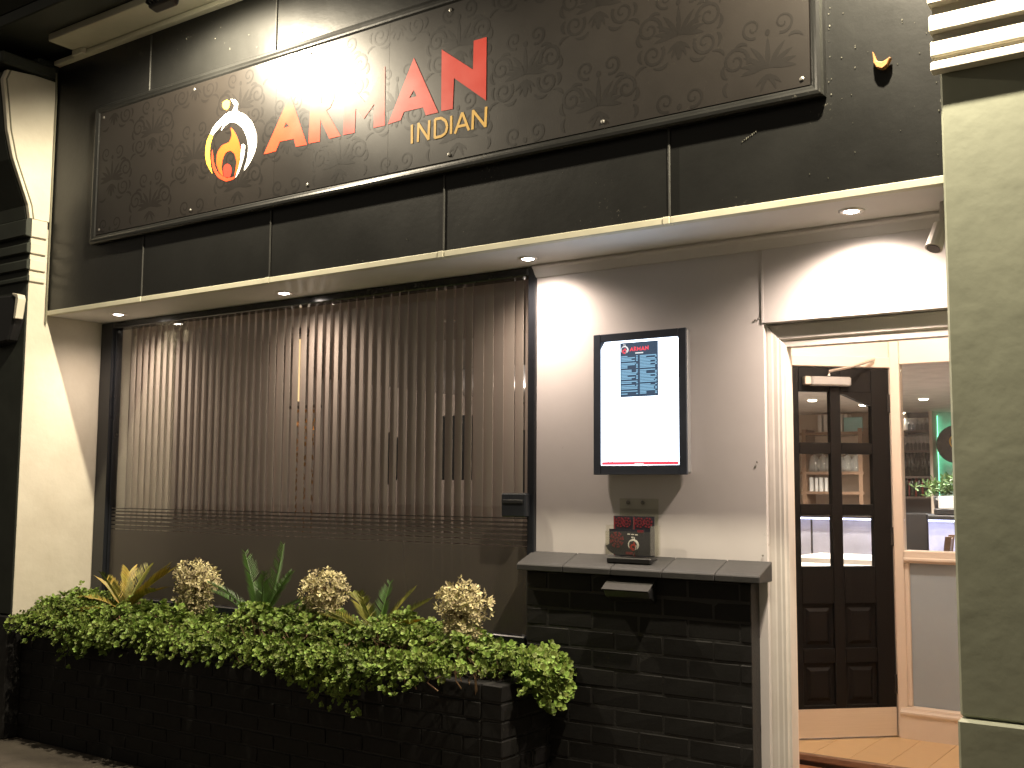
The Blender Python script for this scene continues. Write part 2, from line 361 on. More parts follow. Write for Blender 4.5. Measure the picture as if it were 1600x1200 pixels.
rdc = random.Random(11); mbx = MB()
spots = [(rdc.gauss(340, 40), rdc.gauss(52, 22), rdc.uniform(.002, .006)) for _ in range(16)] + [(rdc.uniform(1300, 1470), rdc.uniform(5, 260), rdc.uniform(.0015, .004)) for _ in range(20)]
spots += [(rdc.uniform(1288, 1300), rdc.uniform(2, 150), rdc.uniform(.002, .005)) for _ in range(16)] + [(rdc.uniform(150, 1400), rdc.uniform(190, 440), rdc.uniform(.001, .003)) for _ in range(26)]
spots += [(1160+k*3, 221-k*2.2, .004) for k in range(8)] + [(rdc.uniform(1465, 1474), rdc.uniform(110, 260), rdc.uniform(.002, .005)) for _ in range(6)]
for px, py, r_ in spots:
    p = at(px, py, -.003)
    if p.z < 2.51 or p.z > ZC-.04: continue
    if -5.66 < p.x < -1.25 and 2.84 < p.z < 3.68: continue
    r_ *= .6; a0 = rdc.uniform(0, 6); n = rdc.choice((4, 5, 6)); e = rdc.uniform(.5, 2.2)
    mbx.prism([(p.x+r_*math.cos(a0+2*math.pi*k/n)*rdc.uniform(.5, 1.1), p.z+e*r_*math.sin(a0+2*math.pi*k/n)*rdc.uniform(.5, 1.1)) for k in range(n)], -.0032, .001, 'y')
o = mbx.build('paint_chips', M['chip'], fa); o['kind'] = 'stuff'

# ------------------------------------------------------------------ sign
YS = -.030
sg = thing('restaurant_sign', 'brown damask patterned sign board reading ARMAN INDIAN with a flame logo', 'sign', (-3.43, 0, 2.9))
SX = [-5.552, -4.07, -3.31, -1.303]; SZ0, SZ1 = 2.898, 3.622
for i in range(3):
    rz = 0
    mm = Matrix.Translation(((SX[i]+SX[i+1])/2, 0, 0)) @ Matrix.Rotation(rz*.5, 4, 'Z')
    h = (SX[i+1]-SX[i])/2
    MB().box(-h+.0006, h-.0006, YS, -.012, SZ0+.001, SZ1, mm).build('sign_panel', M['sign_brown'], sg)
fw = .048
def rail(a, b_, vert):
    pr = [(0, 0), (0, -.024), (.010, -.034), (.018, -.036), (.028, -.041), (.040, -.039), (fw, -.030), (fw, 0)]
    return pr
# mitred moulding rails: profile d (0 = inner edge) and y
pr = rail(0, 0, 0)
def mitre(name, P):
    mbx = MB(); n = len(pr); vs_ = []
    for end in P: vs_ += [(end[0]+end[2]*d, y-.001, end[1]+end[3]*d) for d, y in pr]
    mbx.add(vs_, [tuple(range(n)), tuple(range(2*n-1, n-1, -1))]+[(i, n+i, n+(i+1) % n, (i+1) % n) for i in range(n)])
    mbx.build(name, M['frame_black'] if False else M['fascia'], sg)
xa, xb, za, zb = SX[0]-.001, SX[-1]+.001, SZ0, SZ1
mitre('frame_rail', [(xa, za, -1, -1), (xb, za, 1, -1)]); mitre('frame_rail', [(xa, zb, -1, 1), (xb, zb, 1, 1)])
mitre('frame_rail', [(xa, za, -1, -1), (xa, zb, -1, 1)]); mitre('frame_rail', [(xb, za, 1, -1), (xb, zb, 1, 1)])
sm = MB().lathe([(.009, 0), (.009, .002), (.004, .005)], n=8).mesh('screw', M['screwmetal'], smooth=False)
for x in (-4.709, -3.829, -2.949, -2.16, -1.333, -5.52):
    for z in (SZ0+.028, SZ1-.028):
        o = link('screw', sm, sg); o.location = (x, YS-.0005, z); o.rotation_euler.x = R(90)

def flat(polys, mat, name, parent, y, th=.0012, T=None):
    """flat printed shapes: each a 2-D outline (X,Z) filled as a thin plate on the plane y"""
    bm = bmesh.new()
    for pts in polys:
        loops = pts if isinstance(pts[0][0], (tuple, list)) else [pts]
        edges = []
        for lp in loops:
            vs_ = []
            for p in lp:
                q = T(p) if T else p
                vs_.append(bm.verts.new((q[0], y-th, q[1])))
            edges += [bm.edges.new((vs_[i], vs_[(i+1) % len(vs_)])) for i in range(len(vs_))]
        bmesh.ops.triangle_fill(bm, use_beauty=True, use_dissolve=False, edges=edges)
    for f in bm.faces:
        if f.normal.y > 0: f.normal_flip()
    r = bmesh.ops.extrude_face_region(bm, geom=list(bm.faces))
    for v in [g for g in r['geom'] if isinstance(g, bmesh.types.BMVert)]: v.co.y += th*.8
    me = bpy.data.meshes.new(name); bm.to_mesh(me); bm.free(); me.materials.append(mat)
    return link(name, me, parent)
def chaikin(p, k=2, w=.75):
    for _ in range(k):
        q = []
        for i in range(len(p)):
            a, b_ = p[i], p[(i+1) % len(p)]
            q += [(a[0]*w+b_[0]*(1-w), a[1]*w+b_[1]*(1-w)), (a[0]*(1-w)+b_[0]*w, a[1]*(1-w)+b_[1]*w)]
        p = q
    return p
def zq(zx, zy, ox): # enlarged photo crop -> sign plane
    p = at(ox+zx/4, zy/4, YS); return (p.x, p.z)
L1 = lambda pts: [zq(x, y, 0) for x, y in pts]
L2 = lambda pts: [zq(x, y, 400) for x, y in pts]
LOGO = [
 ('yellow', [(1390,660),(1394,638),(1415,624),(1437,630),(1437,662),(1422,688),(1400,682)]),
 ('white', [(1440,620),(1470,622),(1490,645),(1482,695),(1530,712),(1580,765),(1606,840),(1606,910),(1588,970),(1560,1025),(1524,1072),(1530,1045),(1548,985),(1554,920),(1545,860),(1518,800),(1478,768),(1440,762),(1405,788),(1382,822),(1392,790),(1420,750),(1450,700),(1470,660),(1455,640)]),
 ('white', [(1448,690),(1400,722),(1340,785),(1312,840),(1330,850),(1350,822),(1400,770),(1432,745)]),
 ('yellow', [(1314,835),(1292,885),(1283,960),(1292,1025),(1330,1092),(1318,1040),(1311,970),(1316,900),(1334,845)]),
 ('orange', [(1443,795),(1462,815),(1490,870),(1505,930),(1504,1000),(1490,1060),(1464,1105),(1474,1060),(1480,1010),(1468,960),(1440,940),(1410,955),(1392,1000),(1386,1050),(1396,1105),(1370,1075),(1352,1020),(1358,955),(1388,908),(1434,890),(1450,850)]),
 ('redor', [(1328,925),(1322,1000),(1332,1060),(1362,1110),(1412,1136),(1460,1122),(1480,1100),(1440,1112),(1395,1104),(1358,1075),(1338,1020)]),
 ('red', [(1396,1060),(1402,1035),(1422,1022),(1444,1036),(1450,1070),(1440,1108),(1420,1114),(1400,1102)]),
 ('white', [(1512,898),(1534,906),(1530,960),(1514,1025),(1494,1080),(1470,1118),(1488,1060),(1504,990)]),
]
for c, p in LOGO: flat([L1(chaikin(chaikin(p, 1, .86), 1))], M[c], 'logo_shape', sg, YS-.0009, .0007)
LETTERS = [
 ('redor', [[(50,965),(215,590),(320,905),(250,918),(238,868),(150,885),(125,945)], [(188,765),(210,790),(176,800)]]),
 ('redor', [[(330,897),(343,548),(425,523),(468,532),(490,570),(488,620),(465,672),(440,690),(530,850),(460,867),(404,748),(400,885)], [(410,600),(428,600),(430,640),(408,648)]]),
 ('red', [[(545,845),(560,486),(684,640),(808,415),(806,785),(736,800),(741,650),(676,742),(624,680),(618,830)]]),
 ('red', [[(825,778),(988,362),(1140,703),(1062,722),(1045,672),(925,700),(905,752)], [(988,562),(1005,602),(958,614)]]),
 ('red', [[(1158,695),(1162,310),(1357,435),(1362,255),(1442,232),(1438,628),(1238,488),(1230,682)]]),
]
for c, p in LETTERS: flat([[L2(q) for q in p]], M[c], 'letter', sg, YS-.0009, .0007)
def stroke(pts, wd):
    out = []; n = len(pts); l, r_ = [], []
    for i in range(n):
        a = Vector(pts[max(i-1, 0)]); b_ = Vector(pts[min(i+1, n-1)]); d = (b_-a).normalized()
        k = wd[i] if isinstance(wd, list) else wd
        nn = Vector((-d.y, d.x))*k/2; p = Vector(pts[i]); l.append(tuple(p+nn)); r_.append(tuple(p-nn))
    return l+r_[::-1]
def strokes(segs, wd): return [stroke(L2([a, b_]), wd) for s_ in segs for a, b_ in zip(s_[:-1], s_[1:])]
SM = [
 [[(975,780),(975,898)]], [[(1012,888),(1017,768)], [(1015,772),(1080,872)], [(1078,876),(1084,752)]],
 [[(1120,744),(1118,864)], [(1119,746),(1160,738),(1186,756),(1196,792),(1186,832),(1160,852),(1118,862)]],
 [[(1221,724),(1219,838)]], [[(1244,836),(1290,703)], [(1290,705),(1332,815)], [(1262,792),(1320,779)]],
 [[(1353,810),(1358,688)], [(1357,692),(1434,790)], [(1433,795),(1439,668)]]]
for i, sgm in enumerate(SM):
    for k, q in enumerate(strokes(sgm, .0125)):
        flat([q], M['gold'], 'small_letter', sg, YS-.0045-.0002*k) if False else None
    mbx = MB()
    for k, q in enumerate(strokes(sgm, .0125)):
        mbx.prism(q, YS-.0015-.0001*k, YS-.0008, 'y')
    mbx.build('letter', M['gold'], sg)
# damask print
def spiral(cx, cz, r0, turns, a0, sgn, w0, n=26):
    pts, ws = [], []
    for i in range(n+1):
        t_ = i/n; r_ = r0*(1-t_)**.8+.006; a = a0+sgn*turns*2*math.pi*t_
        pts.append((cx+r_*math.cos(a), cz+r_*math.sin(a))); ws.append(w0*(1-.6*t_))
    return stroke(pts, ws)
def petal(bx, bz, ang, ln, wd, curl=0):
    c, w_ = [], []
    for i in range(9):
        t_ = i/8; a = ang+curl*t_
        c.append((bx+math.sin(a)*ln*t_, bz+math.cos(a)*ln*t_)); w_.append(wd*math.sin(math.pi*min(1, t_*.93+.06))**.8)
    return stroke(c, w_)
def motif(s):
    P = []
    for k in range(-4, 5):
        P.append(petal(.008*k, -.02, R(21*k), .15-.012*abs(k), .024, R(12)*(k > 0)-R(12)*(k < 0)))
    for k in range(-3, 4): P.append(petal(.005*k, -.05, R(180+26*k), .09, .018, R(20)*(k < 0)-R(20)*(k > 0)))
    for sx in (-1, 1):
        P += [[(sx*a, b_) for a, b_ in spiral(.16, .045, .062, 1.5, R(200), -1, .019)],
              [(sx*a, b_) for a, b_ in spiral(.14, -.085, .055, 1.4, R(150), 1, .017)],
              [(sx*a, b_) for a, b_ in spiral(.075, .185, .045, 1.3, R(250), 1, .014)],
              [(sx*a, b_) for a, b_ in petal(.20, -.03, R(70), .075, .02, R(-60))],
              [(sx*a, b_) for a, b_ in petal(.20, -.05, R(120), .07, .018, R(60))],
              [(sx*a, b_) for a, b_ in petal(.10, .11, R(40), .07, .018, R(60))],
              [(sx*a, b_) for a, b_ in petal(.06, -.14, R(150), .08, .018, R(-50))],
              [(sx*a, b_) for a, b_ in petal(.215, .09, R(10), .07, .016, R(50))]]
    P.append([(.012*math.cos(R(30*i)), .15+.016*math.sin(R(30*i))) for i in range(12)])
    return [[(x*s, z*s) for x, z in p] for p in P]
mo = motif(.80); mbx = MB()
for ix in range(-1, 13):
    for iz in range(-1, 4):
        cx = -5.42+ix*.36; cz = 2.80+iz*.42+(.21 if ix % 2 else 0)
        for ip, p in enumerate(mo):
            q = [(x+cx, z+cz) for x, z in p]
            if min(a for a, _ in q) < SX[0]+.004 or max(a for a, _ in q) > SX[-1]-.004 or min(b_ for _, b_ in q) < SZ0+.004 or max(b_ for _, b_ in q) > SZ1-.004: continue
            n = len(q)//2; yy = YS-.0004-.00001*ip
            mbx.add([(a, yy, b_) for a, b_ in q], [(i, i+1, len(q)-2-i, len(q)-1-i) for i in range(n-1)])
o = mbx.build('damask_print', M['sign_print'], sg); o['kind'] = 'stuff'

# floodlights hanging under the cornice, facing the sign
def sign_lamp(x, label, pw=1):
    y, z = -.525, 3.825
    t_ = thing('sign_floodlight', label, 'floodlight', (x, y, z+.2), 'floodlights over the sign')
    Mx = Matrix.Translation((x, y, z)) @ Matrix.Rotation(R(-12), 4, 'X')
    MB().box(-.085, .085, -.03, .03, -.055, .055, Mx).build('housing', M['black'], t_, .012, seg=2)
    f_ = MB(); [f_.box(-.075+.025*k, -.069+.025*k, -.05, -.028, -.045, .045, Mx) for k in range(7)]
    f_.build('cooling_fins', M['black'], t_)
    MB().box(-.06, .06, .0305, .034, -.035, .035, Mx).build('lens', M['lens'], t_)
    MB().tube([(x-.095, y, z), (x-.095, y-.0, z+.12), (x-.05, y, z+.16), (x, y, z+.17), (x+.05, y, z+.16), (x+.095, y, z+.12), (x+.095, y, z)], .007, 6).build('bracket', M['black'], t_)
    MB().tube([(x, y, z+.17), (x, y, ZC+.13)], .012, 8).build('stem', M['black'], t_)
    p = Mx @ Vector((0, .05, 0))
    lamp('floodlight_source', 'SPOT', p, SIGN_W*pw, SIGN_COL, t_, .03, p+Vector((0, .42, -1.0)), R(175), .35)
sign_lamp(-4.33, 'black floodlight under the cornice glaring on the letters of the sign')
sign_lamp(-.98, 'black floodlight under the cornice nearest the right pilaster', 1.6)

# ------------------------------------------------------------------ recessed wall, soffit lights
wl = thing('entrance_wall', 'pale grey rendered wall between the window and the doorway', 'wall', (-2.2, YW, 1.1))
MB().box(-2.757, -1.664, YW, YW+.14, 0, ZS).build('wall_panel', M['wall'], wl)
MB().box(-1.6635, XR+.03, YW-.004, YW+.14, 2.118, ZS).build('overdoor_panel', M['wall'], wl, .002)
MB().prism([(YW-.001, ZS-.055), (YW-.010, ZS-.053), (YW-.030, ZS-.02), (YW-.042, ZS-.012), (YW-.042, ZS-.001), (YW-.001, ZS-.001)], -2.76, XR+.02).build('cove_bead', M['wall'], wl)
MB().box(-1.669, -1.661, YW-.0065, YW-.0045, 2.12, ZS-.056).build('cover_bead', M['wall'], wl)
for q in ((1185, 498), (1297, 488), (1183, 722), (1192, 868), (1180, 500)):
    p = at(q[0], q[1], YW-.004); o = link('screw', sm, wl); o.location = p; o.rotation_euler.x = R(90); o.scale = (.5, .5, .5)

def downlight(x, y, power, label, tilt=(0, 0)):
    t_ = thing('recessed_downlight', label, 'downlight', (x, y, ZS), 'downlights in the shopfront soffit')
    MB().lathe([(.028, .001), (.047, .001), (.047, -.002), (.040, -.006), (.030, -.004), (.028, .001)], (x, y, ZS), 24).build('rim', M['steel'], t_, smooth=True)
    MB().lathe([(.0275, -.0005), (.0275, -.0022), (.015, -.0065), (.002, -.008)], (x, y, ZS), 20).build('lamp_face', M['down'], t_, smooth=True)
    lamp('downlight_source', 'SPOT', (x, y, ZS-.016), power, DOWN_COL, t_, .04, (x+tilt[0], y+tilt[1], ZS-1), R(156), 1.0)
downlight(-5.633, .201, DOWN_W*1.15, 'leftmost downlight in the soffit beside the left pilaster')
downlight(-4.261, .238, DOWN_W*1.1, 'downlight in the soffit over the middle of the blinds')
downlight(-2.695, .226, DOWN_W*2.1, 'downlight in the soffit at the corner of window and grey wall')
downlight(-1.234, .185, DOWN_W*5.0, 'downlight in the soffit above the doorway')

sp = thing('security_spotlight', 'small white cylindrical spotlight in the corner above the door', 'spotlight', (-.925, .24, ZS))
MB().tube([(-.928, .21, ZS-.09), (-.945, .17, ZS-.178)], [.026, .030], 14).build('barrel', M['white_gloss'], sp, smooth=False)
MB().tube([(-.925, .212, ZS-.10), (-.925, .235, ZS-.002)], .011, 8).build('bracket', M['white_gloss'], sp)
MB().tube([(-.945, .17, ZS-.1785), (-.9454, .1691, ZS-.1805)], .024, 14).build('lens', M['black'], sp)

# dead leaf on the fascia
mbx = MB(); c = at(1380, 98, -.012)
pts = [(-.036, .05), (-.032, .0), (-.022, -.02), (0, -.03), (.02, -.018), (.034, .012), (.02, .006), (0, -.002), (-.02, .006), (-.029, .03)]
mbx.prism([(c.x+a*.9, c.z+b_*.9) for a, b_ in pts], -.03, -.006, 'y')
o = mbx.build('dead_leaf', M['deadleaf'], None, .003); tag(o, 'curled brown dead leaf stuck on the black fascia at right', 'leaf')

# ------------------------------------------------------------------ display window
dw = thing('display_window', 'large black framed shop window with frosted stripes on its glass', 'window', (-4.4, YW, .7))
WX0, WX1, WZ0, WZ1 = XL+.004, -2.757, .72, 2.472
MB().box(WX0, WX0+.118, YW-.02, YW+.06, WZ0, WZ1).build('frame_stile', M['frame_black'], dw, .005)
MB().box(WX0+.119, WX0+.132, YW+.0, YW+.04, WZ0+.1, WZ1-.045).build('glazing_bead', M['frame_black'], dw, .003)
MB().box(WX1-.040, WX1-.001, YW-.02, YW+.06, WZ0, WZ1).build('frame_stile', M['frame_black'], dw, .005)
MB().box(WX0+.119, WX1-.041, YW-.02, YW+.06, WZ1-.041, WZ1).build('frame_head', M['frame_black'], dw, .005)
MB().box(WX0+.119, WX1-.041, YW-.03, YW+.06, WZ0, WZ0+.07).build('frame_sill', M['frame_black'], dw, .005)
MB().box(WX0+.12, WX1-.042, YW+.018, YW+.024, WZ0+.071, WZ1-.042).build('glass', M['glass'], dw)
zt = 1.318
for k, (h, g) in enumerate(((.006, .012), (.009, .010), (.012, .0085), (.016, .007), (.019, .0055), (.022, .004))):
    MB().box(WX0+.135, WX1-.043, YW+.0145, YW+.0155, zt-h, zt).build('film_stripe', M['film'], dw); zt -= h+g
MB().box(WX0+.135, WX1-.043, YW+.0145, YW+.0155, WZ0+.072, zt).build('film_sheet', M['film'], dw)
jb = thing('letter_box', 'small black box fixed on the window frame beside the grey wall', 'box', (-2.85, YW, 1.32))
MB().box(-2.912, -2.776, YW-.06, YW-.021, 1.322, 1.430).build('body', M['frame_black'], jb, .006)
MB().box(-2.90, -2.79, YW-.064, YW-.0605, 1.385, 1.40).build('flap', M['black'], jb, .001)

# blinds
vb = thing('vertical_blind', 'brown vertical blind with many fabric slats hanging behind the shop window', 'blind', (-4.4, .50, 2.4))
vb.location = (0, 0, 0)
MB().box(WX0+.12, WX1-.04, .475, .525, 2.446, 2.476).build('headrail', M['slat'], vb, .003)
slm = MB().box(-.0440, .0440, -.0007, .0007, -1.70, 0).mesh('slat', M['slat'])
x = WX0+.17; k = 0
OPEN = {}
while x < WX1-.05:
    a = -21+random.uniform(-2.5, 2.5)
    if -4.5 < x < -4.15: a -= 3.5
    if -3.42 < x < -3.18: a -= 8.5
    elif -3.75 < x < -3.6: a -= 3
    if x < -5.3: a += 3
    if x > -2.97: a -= 7
    o = link('slat', slm, vb); o.location = (x, .50, 2.445); o.rotation_euler.z = R(a); x += .0603
# ------------------------------------------------------------------ brickwork
def brick_mesh(lx, ly, lz, seed):
    rnd = random.Random(seed); mb_ = MB().box(-lx/2, lx/2, -ly/2, ly/2, -lz/2, lz/2)
    me = mb_.mesh('brick', M['brick'], .004)
    for v in me.vertices: v.co += Vector((rnd.uniform(-.0012, .0012), rnd.uniform(-.0022, .0022), rnd.uniform(-.0012, .0012)))
    return me
ST = [brick_mesh(.213, .1025, .065, i) for i in range(6)]; HF = [brick_mesh(.1025, .1025, .065, 20+i) for i in range(3)]
def brick_run(parent, x0, x1, yf, z0, z1, axis='x', skip=None):
    """courses of stretcher bond whose outer face lies at yf"""
    nz = int(round((z1-z0)/.0757)); hz = (z1-z0)/nz
    for r in range(nz):
        x = x0; zc_ = z0+hz*(r+.5)
        first = r % 2
        while x < x1-.02:
            L_ = .1125 if first else .2235
            first = 0
            L_ = min(L_, x1-x)
            me = random.choice(HF if L_ < .16 else ST); base = .1025 if L_ < .16 else .213
            o = link('brick', me, parent)
            c_ = x+L_/2; j = random.uniform(-.0008, .0008)
            o.location = (c_, yf+.0512+j, zc_) if axis == 'x' else (yf-.0512+j, c_, zc_)
            o.scale = ((L_-.005)/base, 1, (hz-.007)/.065)
            if axis == 'y': o.rotation_euler.z = R(90)
            x += L_
bp = thing('brick_pier', 'low black painted brick wall with grey coping under the menu screen', 'brick wall', (0, 0, 0))
PX0, PX1, PY, PZ = -2.752, -1.697, .311, 1.090
MB().box(PX0+.002, PX1-.002, PY+.0022, YW-.001, .0, PZ-.004).build('mortar', M['mortar'], bp)
brick_run(bp, PX0, PX1, PY, 0, PZ)
xs = [-2.775, -2.535, -2.30, -2.06, -1.83, -1.642]
for i in range(5):
    MB().prism([(.262, PZ+.004), (.262, PZ+.030), (.275, PZ+.038), (YW-.001, PZ+.082), (YW-.001, PZ+.004)], xs[i]+.0015, xs[i+1]-.0015).build('coping_tile', M['tile'], bp, .003)
# stall riser under the window
o = MB().box(XL+.002, PX0-.001, YW+.0, YW+.06, 0, .719).build('stall_riser', M['mortar']); tag(o, 'black painted wall below the shop window behind the planter', 'wall')

# planter
PLX0, PLX1, PLY, PLZ = XL+.004, -2.615, -.065, .655
pl = thing('brick_planter', 'long black painted brick planter below the shop window', 'planter', (0, 0, 0))
brick_run(pl, PLX0, PLX1-.106, PLY, 0, PLZ)
brick_run(pl, PLY, YW-.09, PLX1, 0, PLZ, 'y')
MB().box(PLX0+.001, PLX1-.007, PLY+.007, PLY+.098, 0, PLZ-.004).build('mortar', M['mortar'], pl)
MB().box(PLX1-.1, PLX1-.006, PLY+.1, .30, 0, PLZ-.004).build('mortar', M['mortar'], pl)
MB().box(PLX0+.001, PLX1-.102, PLY+.1, YW-.002, .0, .60).build('soil', M['soil'], pl)

# ------------------------------------------------------------------ plants
def leaf_rosette(mb_, c, nrm, r, n, rnd, broad=.42):
    nrm = Vector(nrm).normalized(); a = nrm.cross(Vector((.3, .2, 1))).normalized(); b_ = nrm.cross(a)
    ph = rnd.uniform(0, 6.28)
    for k in range(n):
        an = ph+k*2.4; lift = .25+.75*(k/n); d = (a*math.cos(an)+b_*math.sin(an))*(1.0-.45*k/n)+nrm*lift*.8; d.normalize()
        side = d.cross(nrm).normalized(); up = side.cross(d); L_ = r*rnd.uniform(.75, 1.15); w_ = L_*broad
        p = Vector(c)
        vs_ = [p+d*L_*.08, p+d*L_*.55+side*w_+up*L_*.10, p+d*L_*.60+up*L_*.0, p+d*L_*.55-side*w_+up*L_*.10, p+d*L_*.95+side*w_*.55+up*L_*.08, p+d*L_*1.02+up*L_*.03, p+d*L_*.95-side*w_*.55+up*L_*.08]
        mb_.add(vs_, [(0, 1, 2), (0, 2, 3), (1, 4, 5, 2), (2, 5, 6, 3)])
rnd = random.Random(3)
def bump_h(x, y):
    h = .795+.028*math.sin(x*19+y*11)*math.sin(y*23-x*9)+.018*math.sin(x*41+2)*math.sin(y*37)+.03*math.sin(x*3.1+1)+.03*math.sin(x*7.3)+.02*math.sin(x*13+y*9)
    e = min(1, max(0, (x+6.06)/.7)); h -= .075*(1-e)
    h += .03*min(1, max(0, (x+4.2)/1.2)) if x < -2.8 else .03
    f_ = (y-.07)/.26; h -= .10*max(0, -f_)**2 + .03*max(0, f_)**2
    return h
gm = MB()
HANG = [(120, 1005, .12, .10), (165, 1015, .05, .05), (250, 1005, .10, .05), (345, 1015, .10, .06), (470, 1050, .13, .09), (530, 1065, .16, .11), (600, 1045, .16, .07), (680, 1050, .15, .05), (225, 990, .1, .05), (760, 1040, .10, .05), (410, 1020, .12, .06)]
for i in range(8200):
    x = rnd.uniform(-6.02, -2.50); y = rnd.uniform(-.20, .36)
    if x > -2.6 and rnd.random() < .3: continue
    if x > -2.98 and y < .0+.02*math.sin(x*40): continue
    h = bump_h(x, y)
    if x > -2.68: h -= (x+2.68)*.7
    dep = rnd.random()**2*.10
    hh = h-dep+rnd.uniform(-.015, .02)
    if y < -.08: hh = min(hh, .75-(-.08-y)*.6-dep)
    if y < -.08 and rnd.random() < (-.08-y)*4: continue
    nv = (rnd.gauss(0, .45), -.35+rnd.gauss(0, .45)-(0 if y > -.05 else .6), 1)
    leaf_rosette(gm, (x, y, hh), nv, rnd.choice((rnd.uniform(.012, .02), rnd.uniform(.017, .028))), rnd.choice((5, 6, 7, 8)), rnd)
for (px, py, sx, sz) in HANG:   # trailing clumps over the rim
    p = at(px, py, -.12)
    for i in range(int(1100*(sx+.04)*(sz+.06)*8)):
        x = p.x+rnd.gauss(0, sx*.55); z = p.z+.04+rnd.gauss(0, sz*.6)
        if z > .74: continue
        leaf_rosette(gm, (x, -.10-rnd.random()*.05, z), (rnd.gauss(0, .5), -1, .5+rnd.gauss(0, .4)), rnd.uniform(.014, .023), 6, rnd)
for i in range(300):            # over the right end
    x = -2.60+rnd.random()*.13; y = rnd.uniform(.04, .28); z = .80-(x+2.60)*.9-rnd.random()*.14
    leaf_rosette(gm, (x, y, z), (.7+rnd.gauss(0, .4), -.5+rnd.gauss(0, .4), .6), rnd.uniform(.018, .028), 7, rnd)
for i in range(60):
    p = at(868+rnd.gauss(0, 8), 1068+rnd.gauss(0, 8), .05)
    leaf_rosette(gm, p, (.5, -.6, .5+rnd.gauss(0, .4)), .024, 6, rnd)
o = gm.build('ground_cover', M['leaf'], None); tag(o, 'dense green small leaved succulent spilling over the planter rim', 'plant', kind='stuff')
tw = MB()
for i in range(260):
    x = rnd.uniform(-5.9, -2.7); y = rnd.uniform(-.1, .3); h = bump_h(x, y)
    tw.tube([(x, y, .60), (x+rnd.gauss(0, .03), y-.03, h-.09), (x+rnd.gauss(0, .05), y-.05, h-.03)], [.004, .003, .002], 4, cap=False)
for i in range(150):
    x = rnd.uniform(-5.9, -2.7); y = rnd.uniform(-.14, .3)
    if x > -2.98 and y < .02: continue
    leaf_rosette(tw, (x, y, min(bump_h(x, y), .78 if y < -.05 else 2)-rnd.uniform(.0, .04)), (rnd.gauss(0, .7), -.4+rnd.gauss(0, .6), .8), rnd.uniform(.012, .022), 3, rnd, .3)
o = tw.build('twigs', M['stem'], None); tag(o, 'thin brown stems under the green succulent in the planter', 'plant', kind='stuff')

def dry_shrub(px0, px1, py0, py1, label, seed):
    rd = random.Random(seed); y = .14
    a, b_ = at(px0, py0, y), at(px1, py1, y); cx = (a.x+b_.x)/2; W = (b_.x-a.x)/2*.92; zt, zb = a.z, b_.z-.05
    t_ = thing('dry_shrub', label, 'shrub', (cx, y, .6), 'dried brown shrubs in the planter')
    st = MB().tube([(cx, y, .60), (cx+.005, y, (zt+zb)/2), (cx, y, zt-.08)], [.012, .010, .006], 6)
    for k in range(9):
        an = k*.7; st.tube([(cx, y, zb+.06), (cx+W*.6*math.cos(an), y+.08*math.sin(an), zt-.08)], [.005, .003], 4)
    st.build('stem', M['stem'], t_)
    cb = MB()
    for i in range(430):
        u, v, w_ = rd.gauss(0, 1), rd.gauss(0, 1), rd.gauss(0, 1); n = math.sqrt(u*u+v*v+w_*w_) or 1; q = rd.random()**.25
        u, v, w_ = u/n*q, v/n*q, w_/n*q
        if i < 200: p = (cx+u*W*(1+.12*math.sin(u*9)), y+v*.10, zt-.080-abs(u)*.02*(1+seed % 2)+w_*.08+.014*math.sin(u*14+seed))
        else: p = (cx+u*W*.66+rd.gauss(0, .010), y+v*.075, (zt-.1+zb)/2+w_*(zt-.08-zb)*.5)
        leaf_rosette(cb, p, (u+rd.gauss(0, .4), v-.2, w_+.25+rd.gauss(0, .4)), rd.uniform(.016, .030), 5, rd, .24)
    cb.build('crown', M['dry'], t_)
dry_shrub(275, 338, 874, 945, 'dry brown leafy shrub behind the yellow fronds, leftmost of the three', 1)
dry_shrub(475, 540, 888, 960, 'dry brown shrub between the green cycad and olive cycad', 2)
dry_shrub(685, 763, 901, 990, 'pale dry mushroom shaped shrub nearest the brick pier', 5)

def frond(parent, base, ang, ln, tilt, mat, rd, leaf=.10, droop=.5, wd=.003, cut=0, tip=0):
    mb_ = MB(); d = Vector((math.sin(ang), 0, 0)); path = []; n = 18
    dirh = Vector((math.cos(ang), math.sin(ang), 0)); p = Vector(base); t_ = tilt; st = ln/n
    for i in range(n+1):
        path.append(p.copy()); dv = dirh*math.cos(t_)+Vector((0, 0, math.sin(t_))); p = p+dv*st; t_ -= droop/n
    mb_.tube(path, [.005-.0035*i/n for i in range(n+1)], 5)
    for i in range(3, n+1):
        for hlf in (0, .5):
            if i == n and hlf: continue
            q = path[i]+(path[min(i+1, n)]-path[i])*hlf
            tg = (path[min(i+1, n)]-path[i-1]).normalized(); sd = tg.cross(Vector((0, 0, 1))).normalized(); up = sd.cross(tg)
            f_ = math.sin(math.pi*(.18+(.70-.28*tip)*(i+hlf)/n)); L_ = leaf*f_*rd.uniform(.85, 1.1)
            for s in (-1, 1):
                v = (tg*(1.0-.35*(1-tip))+sd*s*.62+up*.22).normalized(); e = q+v*L_; nn = v.cross(up).normalized()
                if cut and rd.random() < .12: continue
                mb_.add([q-nn*wd*.6, q+v*L_*.45-nn*wd+up*.002, e, q+v*L_*.45+nn*wd+up*.002, q+nn*wd*.6], [(0, 1, 2, 3, 4)])
    mb_.build('frond', mat, parent)
